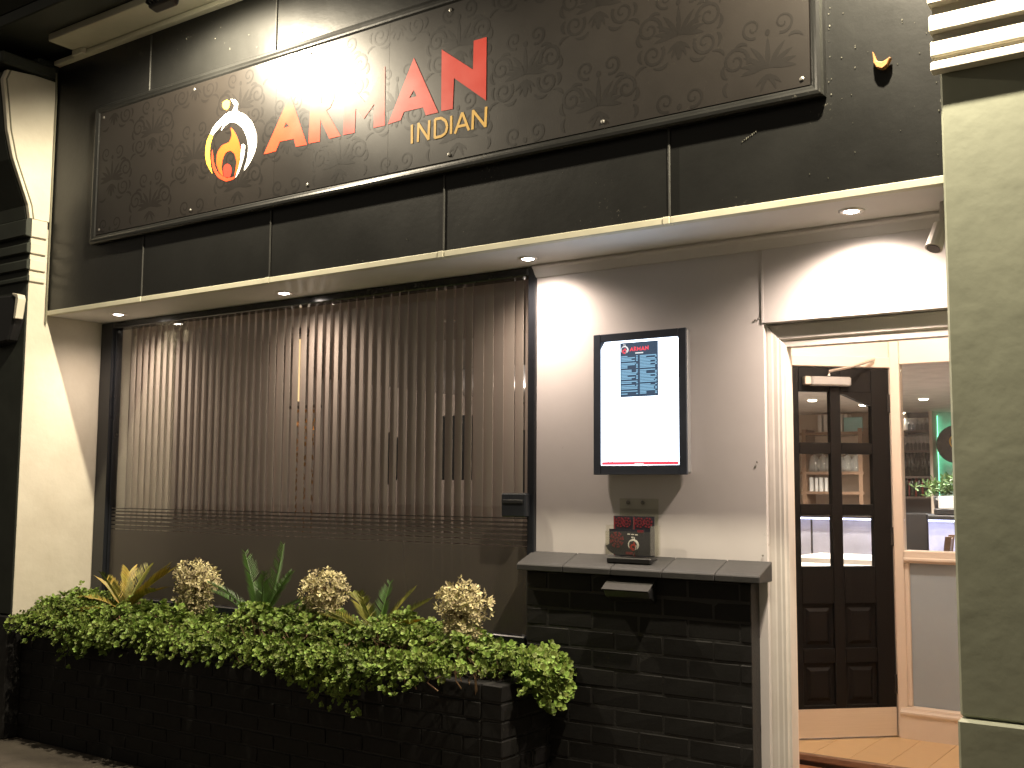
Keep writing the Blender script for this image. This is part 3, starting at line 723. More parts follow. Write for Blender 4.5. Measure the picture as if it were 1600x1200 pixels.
def cycad(px, py, label, fr, seed):
    rd = random.Random(seed); b_ = at(px, py, .13)
    t_ = thing('cycad', label, 'cycad', (b_.x, .13, .62))
    MB().lathe([(.035, 0), (.045, .05), (.03, .12), (.012, .15)], (b_.x, .13, .61), 10).build('trunk', M['stem'], t_, smooth=True)
    for ang, ln, tilt, mt, lf, dr in fr: frond(t_, (b_.x, .13, .74), R(ang), ln, R(tilt), M[mt], rd, lf, dr, .003 if mt != 'frond_yellow' else .0055, .1, 1 if mt == 'frond_yellow' else 0)
cycad(408, 945, 'green cycad with tall upright fronds between two dry shrubs',
      [(8, .44, 66, 'frond_green', .085, -.25), (172, .40, 74, 'frond_green', .085, .25), (-15, .42, 54, 'frond_green', .075, .35), (195, .34, 44, 'frond_green', .08, .5), (150, .30, 56, 'frond_green', .07, .4), (60, .32, 70, 'frond_green', .06, .3), (-40, .40, 62, 'frond_green', .07, .5), (215, .36, 56, 'frond_green', .07, .6), (25, .34, 46, 'frond_green', .07, .6)], 1)
cycad(195, 960, 'yellowing cycad with broad golden fronds at the left of the planter',
      [(190, .42, 26, 'frond_yellow', .10, .7), (215, .36, 18, 'frond_yellow', .10, .9), (170, .30, 45, 'frond_yellow', .10, .5), (95, .30, 68, 'frond_olive', .11, .4), (20, .34, 52, 'frond_yellow', .11, .4), (-10, .38, 36, 'frond_yellow', .11, .5), (45, .30, 60, 'frond_yellow', .10, .4), (-80, .30, 62, 'frond_olive', .08, .4), (140, .30, 55, 'frond_yellow', .09, .4), (-45, .3, 30, 'frond_olive', .09, .6)], 2)
cycad(588, 985, 'olive cycad with low spreading fronds beside the pale dry shrub',
      [(185, .42, 32, 'frond_olive', .08, .5), (205, .36, 20, 'frond_olive', .09, .7), (160, .32, 50, 'frond_olive', .08, .4), (10, .34, 44, 'frond_olive', .09, .3), (30, .30, 62, 'frond_olive', .08, .3), (-20, .36, 30, 'frond_yellow', .09, .4), (95, .28, 74, 'frond_green', .07, .2), (-80, .28, 66, 'frond_olive', .07, .3), (-120, .3, 40, 'frond_olive', .08, .5)], 3)

# ------------------------------------------------------------------ menu screen
ms = thing('menu_screen', 'lit digital menu screen with white page on the grey wall', 'menu screen', (-2.17, YW, 1.5))
SXa, SXb, SZa, SZb, SYF = -2.422, -1.978, 1.512, 2.120, .335
MB().box(SXa+.012, SXb-.001, SYF+.012, YW-.012, SZa+.004, SZb-.004).build('case', M['aluminium'], ms, .006)
MB().box(SXa+.08, SXb-.08, YW-.0115, YW-.001, SZa+.08, SZb-.08).build('wall_bracket', M['black'], ms)
bz = .036
for nm, a in (('bezel', (SXa, SXa+bz, SZa, SZb)), ('bezel', (SXb-bz, SXb, SZa, SZb)), ('bezel', (SXa+bz+.0005, SXb-bz-.0005, SZa, SZa+.040)), ('bezel', (SXa+bz+.0005, SXb-bz-.0005, SZb-.034, SZb))):
    MB().box(a[0], a[1], SYF, SYF+.0115, a[2], a[3]).build(nm, M['bezel'], ms, .002)
da, db, dz0, dz1 = SXa+bz+.001, SXb-bz-.001, SZa+.041, SZb-.035
dp = [(da, dz0), (db, dz0), (db, dz1-.008), (db-.008, dz1), (da+.02, dz1), (da, dz1-.03)]
disp = MB().prism(dp, SYF+.004, SYF+.010, 'y').build('display', M['display'], ms)
pa, pb, pz0, pz1 = -2.290, -2.108, 1.842, 2.076
MB().box(pa, pb, SYF+.0025, SYF+.0038, pz0, pz1).build('menu_page', M['page'], disp)
lx0, lx1 = min(x_ for c_, p in LOGO for x_, _ in L1(p)), max(x_ for c_, p in LOGO for x_, _ in L1(p))
lz0, lz1 = min(z_ for c_, p in LOGO for _, z_ in L1(p)), max(z_ for c_, p in LOGO for _, z_ in L1(p))
def logo_at(x, z, h, mats, parent, y, name='logo_mark'):
    k = h/(lz1-lz0)
    for c_, p in LOGO:
        flat([L1(chaikin(p, 1))], mats[c_], name, parent, y, .0006, lambda q: (x+(q[0]-lx0)*k, z+(q[1]-lz0)*k))
ax0 = L2(LETTERS[0][1][0])[0]; ax1 = L2(LETTERS[-1][1][0])[5]
def arman_at(x, z, wdt, mt, parent, y):
    k = wdt/(ax1[0]-ax0[0])
    flat([[L2(q) for q in p] for c_, p in LETTERS], mt, 'title_lettering', parent, y, .0006, lambda q: (x+(q[0]-ax0[0])*k, z+(q[1]-ax0[1])*k))
em = {'white': M['dispwhite'], 'yellow': M['dispwhite'], 'orange': M['dispred'], 'redor': M['dispred'], 'red': M['dispred']}
logo_at(pa+.004, pz1-.048, .042, em, disp, SYF+.0024)
arman_at(pa+.046, pz1-.038, .092, M['dispred'], disp, SYF+.0024)
tx = MB(); tx.box(pa+.074, pa+.112, SYF+.0016, SYF+.0024, pz1-.050, pz1-.045); tx.build('subtitle', M['dispwhite'], disp)
tx = MB(); rd = random.Random(9)
for c_ in (0, 1):
    z_ = pz1-.062; x_ = pa+.006+c_*.090
    while z_ > pz0+.008:
        ln = rd.choice((.078, .05, .066, .03, .072))
        tx.box(x_, x_+ln, SYF+.0016, SYF+.0024, z_, z_+.0042)
        if ln < .07: tx.box(x_+.072, x_+.080, SYF+.0016, SYF+.0024, z_, z_+.0042)
        z_ -= rd.choice((.0062, .0062, .0068, .011))
o = tx.build('menu_text', M['pagetext'], disp); o['kind'] = 'stuff'
MB().box(da+.004, db-.003, SYF+.0025, SYF+.0038, dz0+.001, dz0+.014).build('footer_band', M['dispred'], disp)
MB().box((da+db)/2-.022, (da+db)/2+.022, SYF+.0018, SYF+.0024, dz0+.003, dz0+.008).build('footer_text', M['dispwhite'], disp)
fx = MB()
for s, bx in ((1, da+.01), (-1, db-.01)):
    for i in range(26):
        a = rd.uniform(0, 1.5); r_ = .005+.045*math.sqrt(rd.random()); x_, z_ = bx+s*r_*math.cos(a), dz0+.012+r_*math.sin(a)*.9
        fx.box(x_-.0022, x_+.0022, SYF+.0025, SYF+.0038, z_, z_+.0035)
fx.build('corner_ornament', M['dispred'], disp)
lamp('screen_glow', 'AREA', (-2.172, SYF-.02, 1.78), 3.0, (.62, .78, 1), ms, .40, (-2.172, -2, 1.70))

# ------------------------------------------------------------------ leaflet holder, leaflets, ashtray
lh = thing('leaflet_holder', 'clear acrylic leaflet holder screwed to the wall above the coping', 'leaflet holder', (-2.23, YW, 1.17))
hx0, hx1 = -2.335, -2.133
MB().box(hx0+.012, hx1-.006, YW-.006, YW-.002, 1.175, 1.412).build('back_plate', M['acrylic'], lh)
MB().box(hx0-.008, hx1+.004, .300, .303, 1.178, 1.275).build('pocket_front', M['acrylic'], lh)
MB().box(hx0-.008, hx0-.005, .304, YW-.007, 1.178, 1.30).build('pocket_side', M['acrylic'], lh)
MB().box(hx1+.001, hx1+.004, .304, YW-.007, 1.178, 1.30).build('pocket_side', M['acrylic'], lh)
MB().box(hx0-.006, hx1+.002, .304, YW-.008, 1.142, 1.166).build('base_block', M['black'], lh, .004)
for x_ in (-2.282, -2.212):
    o = link('screw', sm, lh); o.location = (x_, YW-.0065, 1.395); o.rotation_euler.x = R(90)
def leaflet(x0, x1, y, z0, z1, label, rounded=False, logo=False, seed=0):
    rd_ = random.Random(seed)
    t_ = thing('leaflet', label, 'leaflet', ((x0+x1)/2, y, z0), 'menu leaflets in the holder')
    if rounded:
        pts = [(x0, z1), (x0, z0+.05)]+[((x0+x1)/2-.02+.085*math.cos(a), z0+.062+.062*math.sin(a)) for a in [math.pi+math.pi*k/10 for k in range(1, 9)]]+[(x1-.05, z0+.06), (x1-.03, z0+.075), (x1, z0+.08), (x1, z1)]
    else: pts = [(x0, z0), (x1, z0), (x1, z1), (x0, z1)]
    MB().prism(pts, y, y+.003, 'y').build('card', M['menu_dark'], t_)
    pat = MB()
    def ring(cx, cz, r_, w_):
        n = 16
        for k in range(n):
            if k % 2: continue
            a, b2 = 2*math.pi*k/n, 2*math.pi*(k+1.2)/n
            pat.prism([(cx+r_*math.cos(a), cz+r_*math.sin(a)), (cx+r_*math.cos(b2), cz+r_*math.sin(b2)), (cx+(r_-w_)*math.cos(b2), cz+(r_-w_)*math.sin(b2)), (cx+(r_-w_)*math.cos(a), cz+(r_-w_)*math.sin(a))], y-.0012, y-.0002, 'y')
    if rounded:
        for r_ in (.034, .024, .013): ring(x0+.036, z1-.045, r_, .007)
        for k in range(5): pat.box(x1-.03+.006*k, x1-.026+.006*k, y-.0012, y-.0002, z1-.012-.002*(k % 2), z1-.002)
    else:
        for cx in (x0+.03, x1-.03):
            for r_ in (.022, .012): ring(cx, z1-.026, r_, .006)
        pat.box(x0+.002, x0+.007, y-.0012, y-.0002, z0, z1-.003)
    pat.build('red_pattern', M['menu_red'], t_)
    if logo:
        cm = {'white': M['white'], 'yellow': M['white'], 'orange': M['red'], 'redor': M['red'], 'red': M['red']}
        logo_at(x0+.090, z1-.088, .058, cm, t_, y-.0004)
        MB().box(x0+.080, x0+.112, y-.0012, y-.0002, z1-.104, z1-.094).build('small_text', M['menu_red'], t_)
        for k in range(3): MB().box(x0+.088+.018*k, x0+.101+.018*k, y-.0012, y-.0002, z1-.022-.001*k, z1-.018-.001*k).build('script_text', M['paper'], t_)
leaflet(hx0+.003, hx0+.095, .352, 1.170, 1.338, 'dark red patterned leaflet at the back left of the holder', seed=1)
leaflet(hx0+.100, hx1-.003, .348, 1.170, 1.338, 'dark red patterned leaflet at the back right of the holder', seed=2)
leaflet(hx0+.001, hx1-.036, .318, 1.170, 1.284, 'round bottomed dark leaflet with flame logo at the front of the holder', True, True, 3)
at_ = thing('wall_ashtray', 'small black wall ashtray with a sloping grey lid on the bricks', 'ashtray', (-2.21, PY, .98))
MB().prism([(PY-.004, .985), (PY-.055, 1.008), (PY-.072, 1.036), (PY-.004, 1.080)], -2.318, -2.108).build('body', M['black'], at_, .003)
MB().prism([(PY-.080, 1.036), (PY-.002, 1.090), (PY-.002, 1.094), (PY-.082, 1.040)], -2.322, -2.104).build('lid', M['ash'], at_)

# ------------------------------------------------------------------ door architrave
df = thing('door_surround', 'white moulded architrave round the restaurant doorway', 'door frame', (-1.62, YW, 0))
AP = [(.0, YW+.10), (.0, YW+.022), (.010, YW+.019), (.024, YW+.020), (.030, YW+.023), (.046, YW+.023), (.051, YW+.026), (.062, YW+.026), (.068, YW+.034), (.076, YW+.036), (.076, YW+.10)]
AX0, AZ1 = -1.664, 2.115
mbx = MB(); n = len(AP)
vs_ = [(AX0+d, y, .10) for d, y in AP]+[(AX0+d, y, AZ1-d*1.2) for d, y in AP]
mbx.add(vs_, [tuple(range(n)), tuple(range(2*n-1, n-1, -1))]+[(i, n+i, n+(i+1) % n, (i+1) % n) for i in range(n)]); mbx.build('jamb', M['white_gloss'], df)
mbx = MB(); AP = [(.0, YW+.11), (.0, YW+.040), (.006, YW+.036), (.050, YW+.038), (.056, YW+.046), (.076, YW+.048), (.076, YW+.11)]; n = len(AP)
vs_ = [(AX0+.0005+d, y, AZ1-d*1.2) for d, y in AP]+[(XR+.02, y, AZ1-d*1.2) for d, y in AP]
mbx.add(vs_, [tuple(range(n)), tuple(range(2*n-1, n-1, -1))]+[(i, n+i, n+(i+1) % n, (i+1) % n) for i in range(n)]); mbx.build('head', M['white_gloss'], df)
MB().box(AX0+.0005, AX0+.080, YW+.012, YW+.09, .095, .20).build('plinth_block', M['white_gloss'], df, .004)

# ------------------------------------------------------------------ lobby
LF = .15; TH = 1.665
o = MB().box(-2.5, XR+.6, .30, TH-.02, -.05, .085).build('lobby_step', M['mortar']); tag(o, kind='structure')
xs = [-2.5+.302*k for k in range(9)]
for i in range(8):
    for j in range(4):
        tl = MB().box(xs[i]+.003, xs[i]+.299, .42+j*.31, .42+j*.31+.304, .086, .098).build('floor_tile', M['terracotta'], o, .002)
fl = MB().box(-2.5, XR+.6, TH, 2.40, -.05, LF-.016).build('lobby_floor', M['darkwood']); tag(fl, kind='structure')
bdm = [MB().box(0, .178, 0, .72, -.0155, 0).mesh('floor_board', M['timber'], .0012) for _ in range(2)]
for i in range(17): link('floor_board', bdm[i % 2], fl, (-2.5+.18*i, TH+.012, LF))
MB().box(-2.5, XR+.6, TH-.022, TH+.010, LF-.03, LF+.004).build('nosing', M['wood'], fl, .005)
o = MB().box(-2.56, -2.42, YW+.10, 1.70, 0, 2.75).build('lobby_wall', M['peach']); tag(o, kind='structure')
o = MB().box(-1.668, -1.60, YW+.1005, YW+.14, 0, 2.0).build('lobby_wall', M['peach']); tag(o, kind='structure')
o = MB().box(XR+.1, XR+.2, YW+.15, 2.32, 0, 2.75).build('lobby_wall', M['peach']); tag(o, kind='structure')
o = MB().box(-2.6, XR+.2, YW+.141, 2.42, 2.75, 2.8).build('lobby_ceiling', M['peach']); tag(o, kind='structure')
B = Vector((-1.736, 2.334, 0)); ang = R(44.5)        # canted door wall: local x runs from the hinge towards the left, z up
DM = Matrix.Translation(B) @ Matrix.Rotation(math.pi+ang, 4, 'Z')    # local +y faces the lobby? checked: local -y away
# local frame: x away from hinge (left/near), y = towards lobby (+)
def dbox(mb_, x0, x1, y0, y1, z0, z1): return mb_.box(x0, x1, y0, y1, z0, z1, DM)
id_ = thing('inner_door', 'black panelled door with small glass panes and steel kick plate', 'door', (B.x, B.y, LF))
DW, DH = .83, 1.962; dz = LF+.006
cols = [(.115, .305), (.375, .565), (.635, .80)]; cols = [(.105, .285), (.345, .525), (.585, .755)]
rows_g = [(1.135, 1.435), (1.495, 1.795), (1.0, 0)][:2]
def dz_at(py): return None
# glass rows measured on the door (heights above floor)
G = [(.892, 1.162), (1.222, 1.492), (1.553, 1.828)]
PN = [(.168, .385), (.462, .695)]
th0, th1 = -.020, .020
fr = MB(); xcuts = [0]+[v for c_ in cols for v in c_]+[DW]
for i in range(0, 8, 2): dbox(fr, xcuts[i], xcuts[i+1], th0, th1, dz, dz+DH)
stl = fr.build('door_stiles', M['blackdoor'], id_, .003)
rl = MB(); zc = [0, PN[0][0], PN[0][1], PN[1][0], PN[1][1], G[0][0], G[0][1], G[1][0], G[1][1], G[2][0], G[2][1], DH]
for c_ in cols:
    for i in range(0, 12, 2): dbox(rl, c_[0]+.0004, c_[1]-.0004, th0+.001, th1-.001, dz+zc[i], dz+zc[i+1])
rl.build('door_rails', M['blackdoor'], id_, .003)
# sloping (arched) heads of the top panes
hd = MB()
for k, c_ in enumerate(cols):
    zt_ = dz+G[2][1]
    if k == 0: tri = [(c_[0], zt_+.001), (c_[0], zt_-.075), (c_[1]-.03, zt_-.015), (c_[1], zt_-.008), (c_[1], zt_+.001)]
    elif k == 2: tri = [(c_[1], zt_+.001), (c_[1], zt_-.075), (c_[0]+.03, zt_-.015), (c_[0], zt_-.008), (c_[0], zt_+.001)]
    else: continue
    hd.prism(tri, th0+.002, th1-.002, 'y', DM)
hd.build('arched_head', M['blackdoor'], id_)
for c_ in cols:
    for g in G: dbox(MB(), c_[0]-.001, c_[1]+.001, -.003, .003, dz+g[0]-.001, dz+g[1]+.001).build('pane', M['pane'], id_)
    for z0, z1 in PN:
        b_ = dbox(MB(), c_[0]+.0005, c_[1]-.0005, -.006, .004, dz+z0, dz+z1); b_.build('panel', M['blackdoor'], id_)
        i_ = .022; a_ = [(c_[0]+i_, dz+z0+i_), (c_[1]-i_, dz+z0+i_), (c_[1]-i_, dz+z1-i_), (c_[0]+i_, dz+z1-i_)]
        j_ = .040; c2 = [(c_[0]+j_, dz+z0+j_), (c_[1]-j_, dz+z0+j_), (c_[1]-j_, dz+z1-j_), (c_[0]+j_, dz+z1-j_)]
        MB().add([(x_, .0042, z_) for x_, z_ in a_]+[(x_, .016, z_) for x_, z_ in c2], [(0, 1, 5, 4), (1, 2, 6, 5), (2, 3, 7, 6), (3, 0, 4, 7), (4, 5, 6, 7)], DM).build('raised_field', M['blackdoor'], id_)
dbox(MB(), .004, DW-.004, th1+.0005, th1+.003, dz+.002, dz+.150).build('kick_plate', M['kick'], id_)
for z_ in (.22, 1.0, 1.72): dbox(MB(), -.014, .012, th1-.002, th1+.008, dz+z_, dz+z_+.10).build('hinge', M['black'], id_, .003)
cl = dbox(MB(), .24, .47, th1+.001, th1+.050, dz+DH-.105, dz+DH-.055).build('door_closer', M['aluminium'], id_, .008)
dbox(MB(), .470, .505, th1+.001, th1+.045, dz+DH-.100, dz+DH-.055).build('closer_end', M['steel'], cl, .004)
p = [DM @ Vector(q) for q in ((.36, .045, dz+DH-.048), (.36, .05, dz+DH-.025), (.26, .14, dz+DH-.005), (.10, .055, dz+DH+.045))]
MB().tube(p, .008, 6).build('closer_arm', M['steel'], cl)
# casing of the canted wall
cs = thing('door_casing', 'cream painted casing and wall round the black inner door', 'door frame', (B.x, B.y, LF))
dbox(MB(), -.062, -.004, -.05, .034, LF, 2.72).build('casing_stile', M['peach'], cs, .004)
dbox(MB(), DW+.004, DW+.062, -.05, .034, LF, 2.72).build('casing_stile', M['peach'], cs, .004)
dbox(MB(), -.0035, DW+.0035, -.05, .034, dz+DH+.004, dz+DH+.062).build('casing_head', M['peach'], cs, .004)
dbox(MB(), -.0035, DW+.0035, -.05, .012, dz+DH+.063, 2.74).build('overdoor_panel', M['peach'], cs)
# glazed screen to the right of the door
ls = thing('lobby_screen', 'cream framed glazed screen with grey lower panel right of the inner door', 'window', (-1.3, 2.33, LF))
YL = 2.33; X0, X1 = -1.715, XR+.1
MB().box(X0, -1.664, YL-.02, YL+.05, LF, 2.74).build('stile', M['peach'], ls, .004)
MB().box(-1.6635, X1, YL-.012, YL+.05, 2.140, 2.74).build('overpanel', M['peach'], ls, .003)
MB().box(-1.6635, X1, YL-.03, YL+.05, 1.068, 1.135).build('transom', M['peach'], ls, .006)
MB().box(-1.6635, X1, YL-.045, YL-.031, 1.078, 1.098).build('transom_bead', M['peach'], ls, .005)
MB().box(-1.6635, -1.640, YL-.016, YL+.05, .318, 1.067).build('panel_stile', M['peach'], ls, .004)
MB().box(-1.6395, X1, YL+.004, YL+.05, .318, 1.067).build('lower_panel', M['greypanel'], ls)
MB().prism([(YL+.05, LF), (YL-.030, LF), (YL-.030, LF+.115), (YL-.040, LF+.128), (YL-.040, LF+.138), (YL-.024, LF+.146), (YL-.020, LF+.160), (YL-.006, LF+.167), (YL+.05, LF+.167)], -1.700, X1).build('skirting', M['peach'], ls)
MB().box(-1.663, X1, YL+.01, YL+.016, 1.136, 2.139).build('pane', M['pane'], ls)
ll = thing('lobby_downlight', 'recessed downlight in the lobby ceiling behind the lintel', 'downlight', (-1.4, 1.3, 2.75))
MB().lathe([(.05, 0), (.05, -.004), (.035, -.008)], (-1.4, 1.3, 2.75), 16).build('rim', M['steel'], ll)
MB().lathe([(.033, -.0085), (.028, -.011)], (-1.4, 1.3, 2.75), 16).build('lamp_face', M['innerdown'], ll)
lamp('lobby_source', 'POINT', (-1.4, 1.3, 2.66), 92, WARM, ll, .05)

# ------------------------------------------------------------------ restaurant room
RY = 8.6; CZ = 2.30; BZ = 2.52   # ceiling of the restaurant, ceiling of the bay behind the blinds
for nm, a, mt in (('restaurant_floor', (-6.1, 4, 2.41, RY, -.05, LF), 'wood'), ('restaurant_ceiling', (-6.5, 4, .56, RY, CZ, CZ+.05), 'ceil'),
                  ('restaurant_wall', (-6.5, 4, RY, RY+.1, 0, CZ), 'room'), ('restaurant_wall', (3.9, 4, 2.42, RY, 0, CZ), 'room'),
                  ('party_wall', (-6.25, -6.13, .56, RY, 0, BZ), 'brownwall'), ('bay_floor', (-6.1, -2.56, .46, 2.409, -.05, .3), 'darkwood')):
    if nm == 'restaurant_ceiling': a = (-6.5, 4, 2.43, RY, CZ, CZ+.24)
    o = MB().box(*a).build(nm, M[mt]); tag(o, kind='structure')
o = MB().box(-6.5, -2.57, .625, 2.429, BZ, BZ+.05).build('bay_ceiling', M['brownwall']); tag(o, kind='structure')
o = MB().add([(-2.50, 1.78, 0), (-2.60, 1.80, 0), (-5.3, RY, 0), (-5.2, RY, 0), (-2.50, 1.78, BZ), (-2.60, 1.80, BZ), (-5.3, RY, BZ), (-5.2, RY, BZ)],
             [(0, 1, 2, 3), (4, 5, 6, 7), (0, 1, 5, 4), (1, 2, 6, 5), (2, 3, 7, 6), (3, 0, 4, 7)]).build('light_blocking_partition', M['brownwall']); tag(o, kind='structure')  # wall added to keep the bright restaurant from showing through the blind
o = MB().box(XR+.21, 3.9, 2.33, 2.42, 0, 2.75).build('lobby_wall', M['room']); tag(o, kind='structure')
# things glimpsed between the slats
gcx = at(473, 700, 1.75).x; gd = thing('gold_curtain', 'glittering gold string curtain glimpsed between the blind slats', 'curtain', (gcx, 1.75, .3))
gs = MB(); rd = random.Random(4)
for k in range(26):
    x_ = gcx-.12+.0095*k; z_ = 2.0
    while z_ > .5:
        h = rd.uniform(.008, .03); gs.box(x_, x_+.006, 1.75+.01*(k % 3), 1.757+.01*(k % 3), z_-h, z_); z_ -= h+rd.uniform(.01, .10)
gs.build('strings', M['goldbits'], gd); MB().box(gcx-.14, gcx+.14, 1.74, 1.79, 2.01, 2.03).build('rod', M['darkwood'], gd)
p0 = at(690, 650, 2.0); p1 = at(735, 750, 2.0)
pf = MB().box(p0.x, p1.x, 2.0, 2.03, p1.z, p0.z).build('framed_picture', M['matblack'], None, .004); tag(pf, 'black panel seen in slits between the blind slats', 'panel')
p0 = at(597, 678, 1.8); p1 = at(622, 755, 1.8)
pf = MB().prism([(p0.x, p0.z-.03), ((p0.x+p1.x)/2, p0.z+.02), (p1.x, p0.z-.06), (p1.x, p1.z+.06), ((p0.x+p1.x)/2, p1.z-.02), (p0.x, p1.z+.03)], 1.8, 1.83, 'y').build('wall_ornament', M['matblack'], None, .004); tag(pf, 'small black ornament glimpsed in thin slits left of the black panel', 'ornament')
p0 = at(808, 672, 1.2); p1 = at(832, 770, 1.2)
pf = MB().box(p0.x, p1.x, 1.2, 1.23, p1.z, p0.z).build('chair_back', M['black'], None, .004); tag(pf, 'black chair back seen past the right edge of the blind', 'chair')
c = at(471, 590, 1.45)
bl = thing('added_bay_pendant', 'added tube pendant lamp shaped to give warm streaks between the blind slats', 'pendant lamp', (c.x, 1.45, BZ))  # lamp added to light the bay, its tube shaped for the streaks
MB().lathe([(.03, 0), (.07, -.05), (.065, -.052), (.02, -.01)], (c.x, 1.45, c.z+.34), 14).build('cap', M['darkwood'], bl)
MB().tube([(c.x, 1.45, BZ), (c.x, 1.45, c.z+.30)], .006, 6).build('cord', M['black'], bl)
MB().tube([(c.x, 1.45, c.z-.16), (c.x, 1.45, c.z+.26)], .022, 12).build('glass_tube', M['tube'], bl)
lamp('pendant_fill_source', 'POINT', (c.x, 1.45, c.z-.30), 5, (1, .84, .70), bl, .04)

t_ = thing('bay_fill_lamp', 'added fill lamp in the ceiling of the room behind the blinds', 'downlight', (-4.3, 1.7, BZ))  # lamp added to lighten what shows between the slats
MB().lathe([(.05, 0), (.05, -.006), (.04, -.008)], (-4.3, 1.7, BZ), 14).build('rim', M['steel'], t_)
lamp('bay_fill_source', 'SPOT', (-4.3, 1.7, BZ-.05), 60, (1, .86, .74), t_, .04, (-4.3, 1.7, 0), R(125), 1)

t_ = thing('bay_fill_lamp', 'added fill lamp far behind the blinds beside the brown side wall', 'downlight', (-5.0, 3.7, CZ))  # second added lamp, brightens the side wall behind the slats
MB().lathe([(.05, 0), (.05, -.006), (.04, -.008)], (-5.0, 3.7, CZ), 14).build('rim', M['steel'], t_)
lamp('bay_fill_source', 'POINT', (-5.0, 3.7, CZ-.12), 26, (1, .86, .76), t_, .04)

# bar
YB = 6.3
bc = thing('bar_counter', 'bar counter with lilac lit front and black top in the restaurant', 'bar counter', (-2, YB, LF))
MB().box(-4.2, 1.5, YB, YB+.5, LF, 1.20).build('counter_front', M['counter'], bc)
MB().box(-4.25, 1.55, YB-.16, YB+.55, 1.205, 1.245).build('counter_top', M['black'], bc, .008)
MB().box(-4.2, 1.5, YB-.10, YB-.085, 1.190, 1.203).build('led_strip', M['led'], bc)
lamp('led_source', 'AREA', (-2.2, YB-.12, 1.185), 14, (.62, .64, 1), bc, 1.2, (-2.2, YB+.1, .5))
for k in range(3): MB().box(-3.6+.9*k, -3.585+.9*k, YB-.006, YB-.001, LF+.02, 1.19).build('panel_joint', M['black'], bc)
# back bar behind the glazed screen: hanging glasses and bottles
YK = 8.25
bb = thing('back_bar', 'dark back bar shelving with bottles behind the counter', 'shelving', (-3.1, YK, LF))
q0, q1 = at(1404, 640, YK), at(1454, 790, YK)
MB().box(q0.x-.10, q1.x+.01, YK+.20, YK+.22, .9, q0.z+.1).build('back_board', M['black'], bb)
for py in (672, 704, 744, 776): 
    z_ = at(1430, py, YK).z; MB().box(q0.x-.1, q1.x, YK, YK+.199, z_-.02, z_).build('shelf', M['darkwood'], bb)
MB().box(q1.x+.011, q1.x+.04, YK-.01, YK+.22, .9, q0.z+.12).build('upright', M['room'], bb)
gp = MB().lathe([(.001, 0), (.028, .002), (.004, .01), (.004, .07), (.03, .10), (.034, .15), (.026, .17), (.025, .168), (.032, .15), (.028, .105), (.002, .078)], n=10).mesh('wine_glass', M['thinglass'], smooth=True)
bt = [MB().lathe([(.001, 0), (.036, .002), (.036, .19), (.014, .24), (.013, .30), (.001, .301)], n=10).mesh('bottle', M[mn], smooth=True) for mn in ('bottle', 'redbottle')]
ORD = ('leftmost', 'second from left', 'third from left', 'fourth from left', 'fifth from left', 'sixth from left', 'seventh from left', 'eighth from left')
def row(px0, px1, py, n, mesh, name, label, cat, group, Y, sc=1):
    z_ = at((px0+px1)/2, py, Y).z; a, b_ = at(px0, py, Y).x, at(px1, py, Y).x
    for k in range(n):
        o_ = link(name, mesh if not isinstance(mesh, list) else mesh[k % len(mesh)], None, (a+(b_-a)*(k+.5)/n, Y+.09+.02*(k % 2), z_+.001)); o_.scale = (sc, sc, sc); tag(o_, (label+', '+ORD[k]) if k < n-1 else label+', rightmost', cat, group)
row(1408, 1452, 704, 7, gp, 'wine_glass', 'wine glass standing on the back bar shelf', 'wine glass', 'wine glasses on the back bar', YK)
row(1410, 1452, 744, 8, bt[0], 'bottle', 'dark bottle on the middle back bar shelf', 'bottle', 'dark bottles on the back bar', YK, .85)
row(1410, 1452, 776, 8, bt, 'bottle', 'dark or red bottle on the lower back bar shelf', 'bottle', 'bottles on the lower back bar shelf', YK, .8)
row(1410, 1450, 672, 6, gp, 'wine_glass', 'wine glass on the top back bar shelf under the lights', 'wine glass', 'wine glasses on the top shelf', YK, .8)
# green lit wall with round sign
q0 = at(1458, 648, 8.5)
o = MB().box(q0.x, 2.5, 8.50, 8.56, .2, at(1458, 645, 8.5).z).build('green_wall', M['greenwall']); tag(o, 'pale wall panel washed in green light behind the bar', 'wall panel')
MB_ = MB().box(q0.x+.03, q0.x+.05, 8.46, 8.475, 1.2, at(1458, 650, 8.5).z).build('green_light_strip', M['greenled']); tag(MB_, 'vertical green light strip beside the round logo', 'light strip')
c = at(1495, 694, 8.4); rr = abs(at(1495, 664, 8.4).z-c.z)
rs = thing('round_logo_sign', 'round black sign with gold flame logo glowing green behind the bar', 'sign', (c.x, 8.4, c.z))
MB().tube([(c.x, 8.38, c.z), (c.x, 8.42, c.z)], rr, 32).build('disc', M['black'], rs)
MB().tube([(c.x, 8.43, c.z), (c.x, 8.445, c.z)], rr*.93, 32).build('halo', M['greenled'], rs)
gmx = {'white': M['yellow'], 'yellow': M['yellow'], 'orange': M['orange'], 'redor': M['red'], 'red': M['red']}
logo_at(c.x-rr*.36, c.z-rr*.35, rr*1.15, gmx, rs, 8.378)
lamp('halo_source', 'POINT', (c.x-.15, 8.30, c.z+.45), 4, (.25, 1, .66), rs, .05)
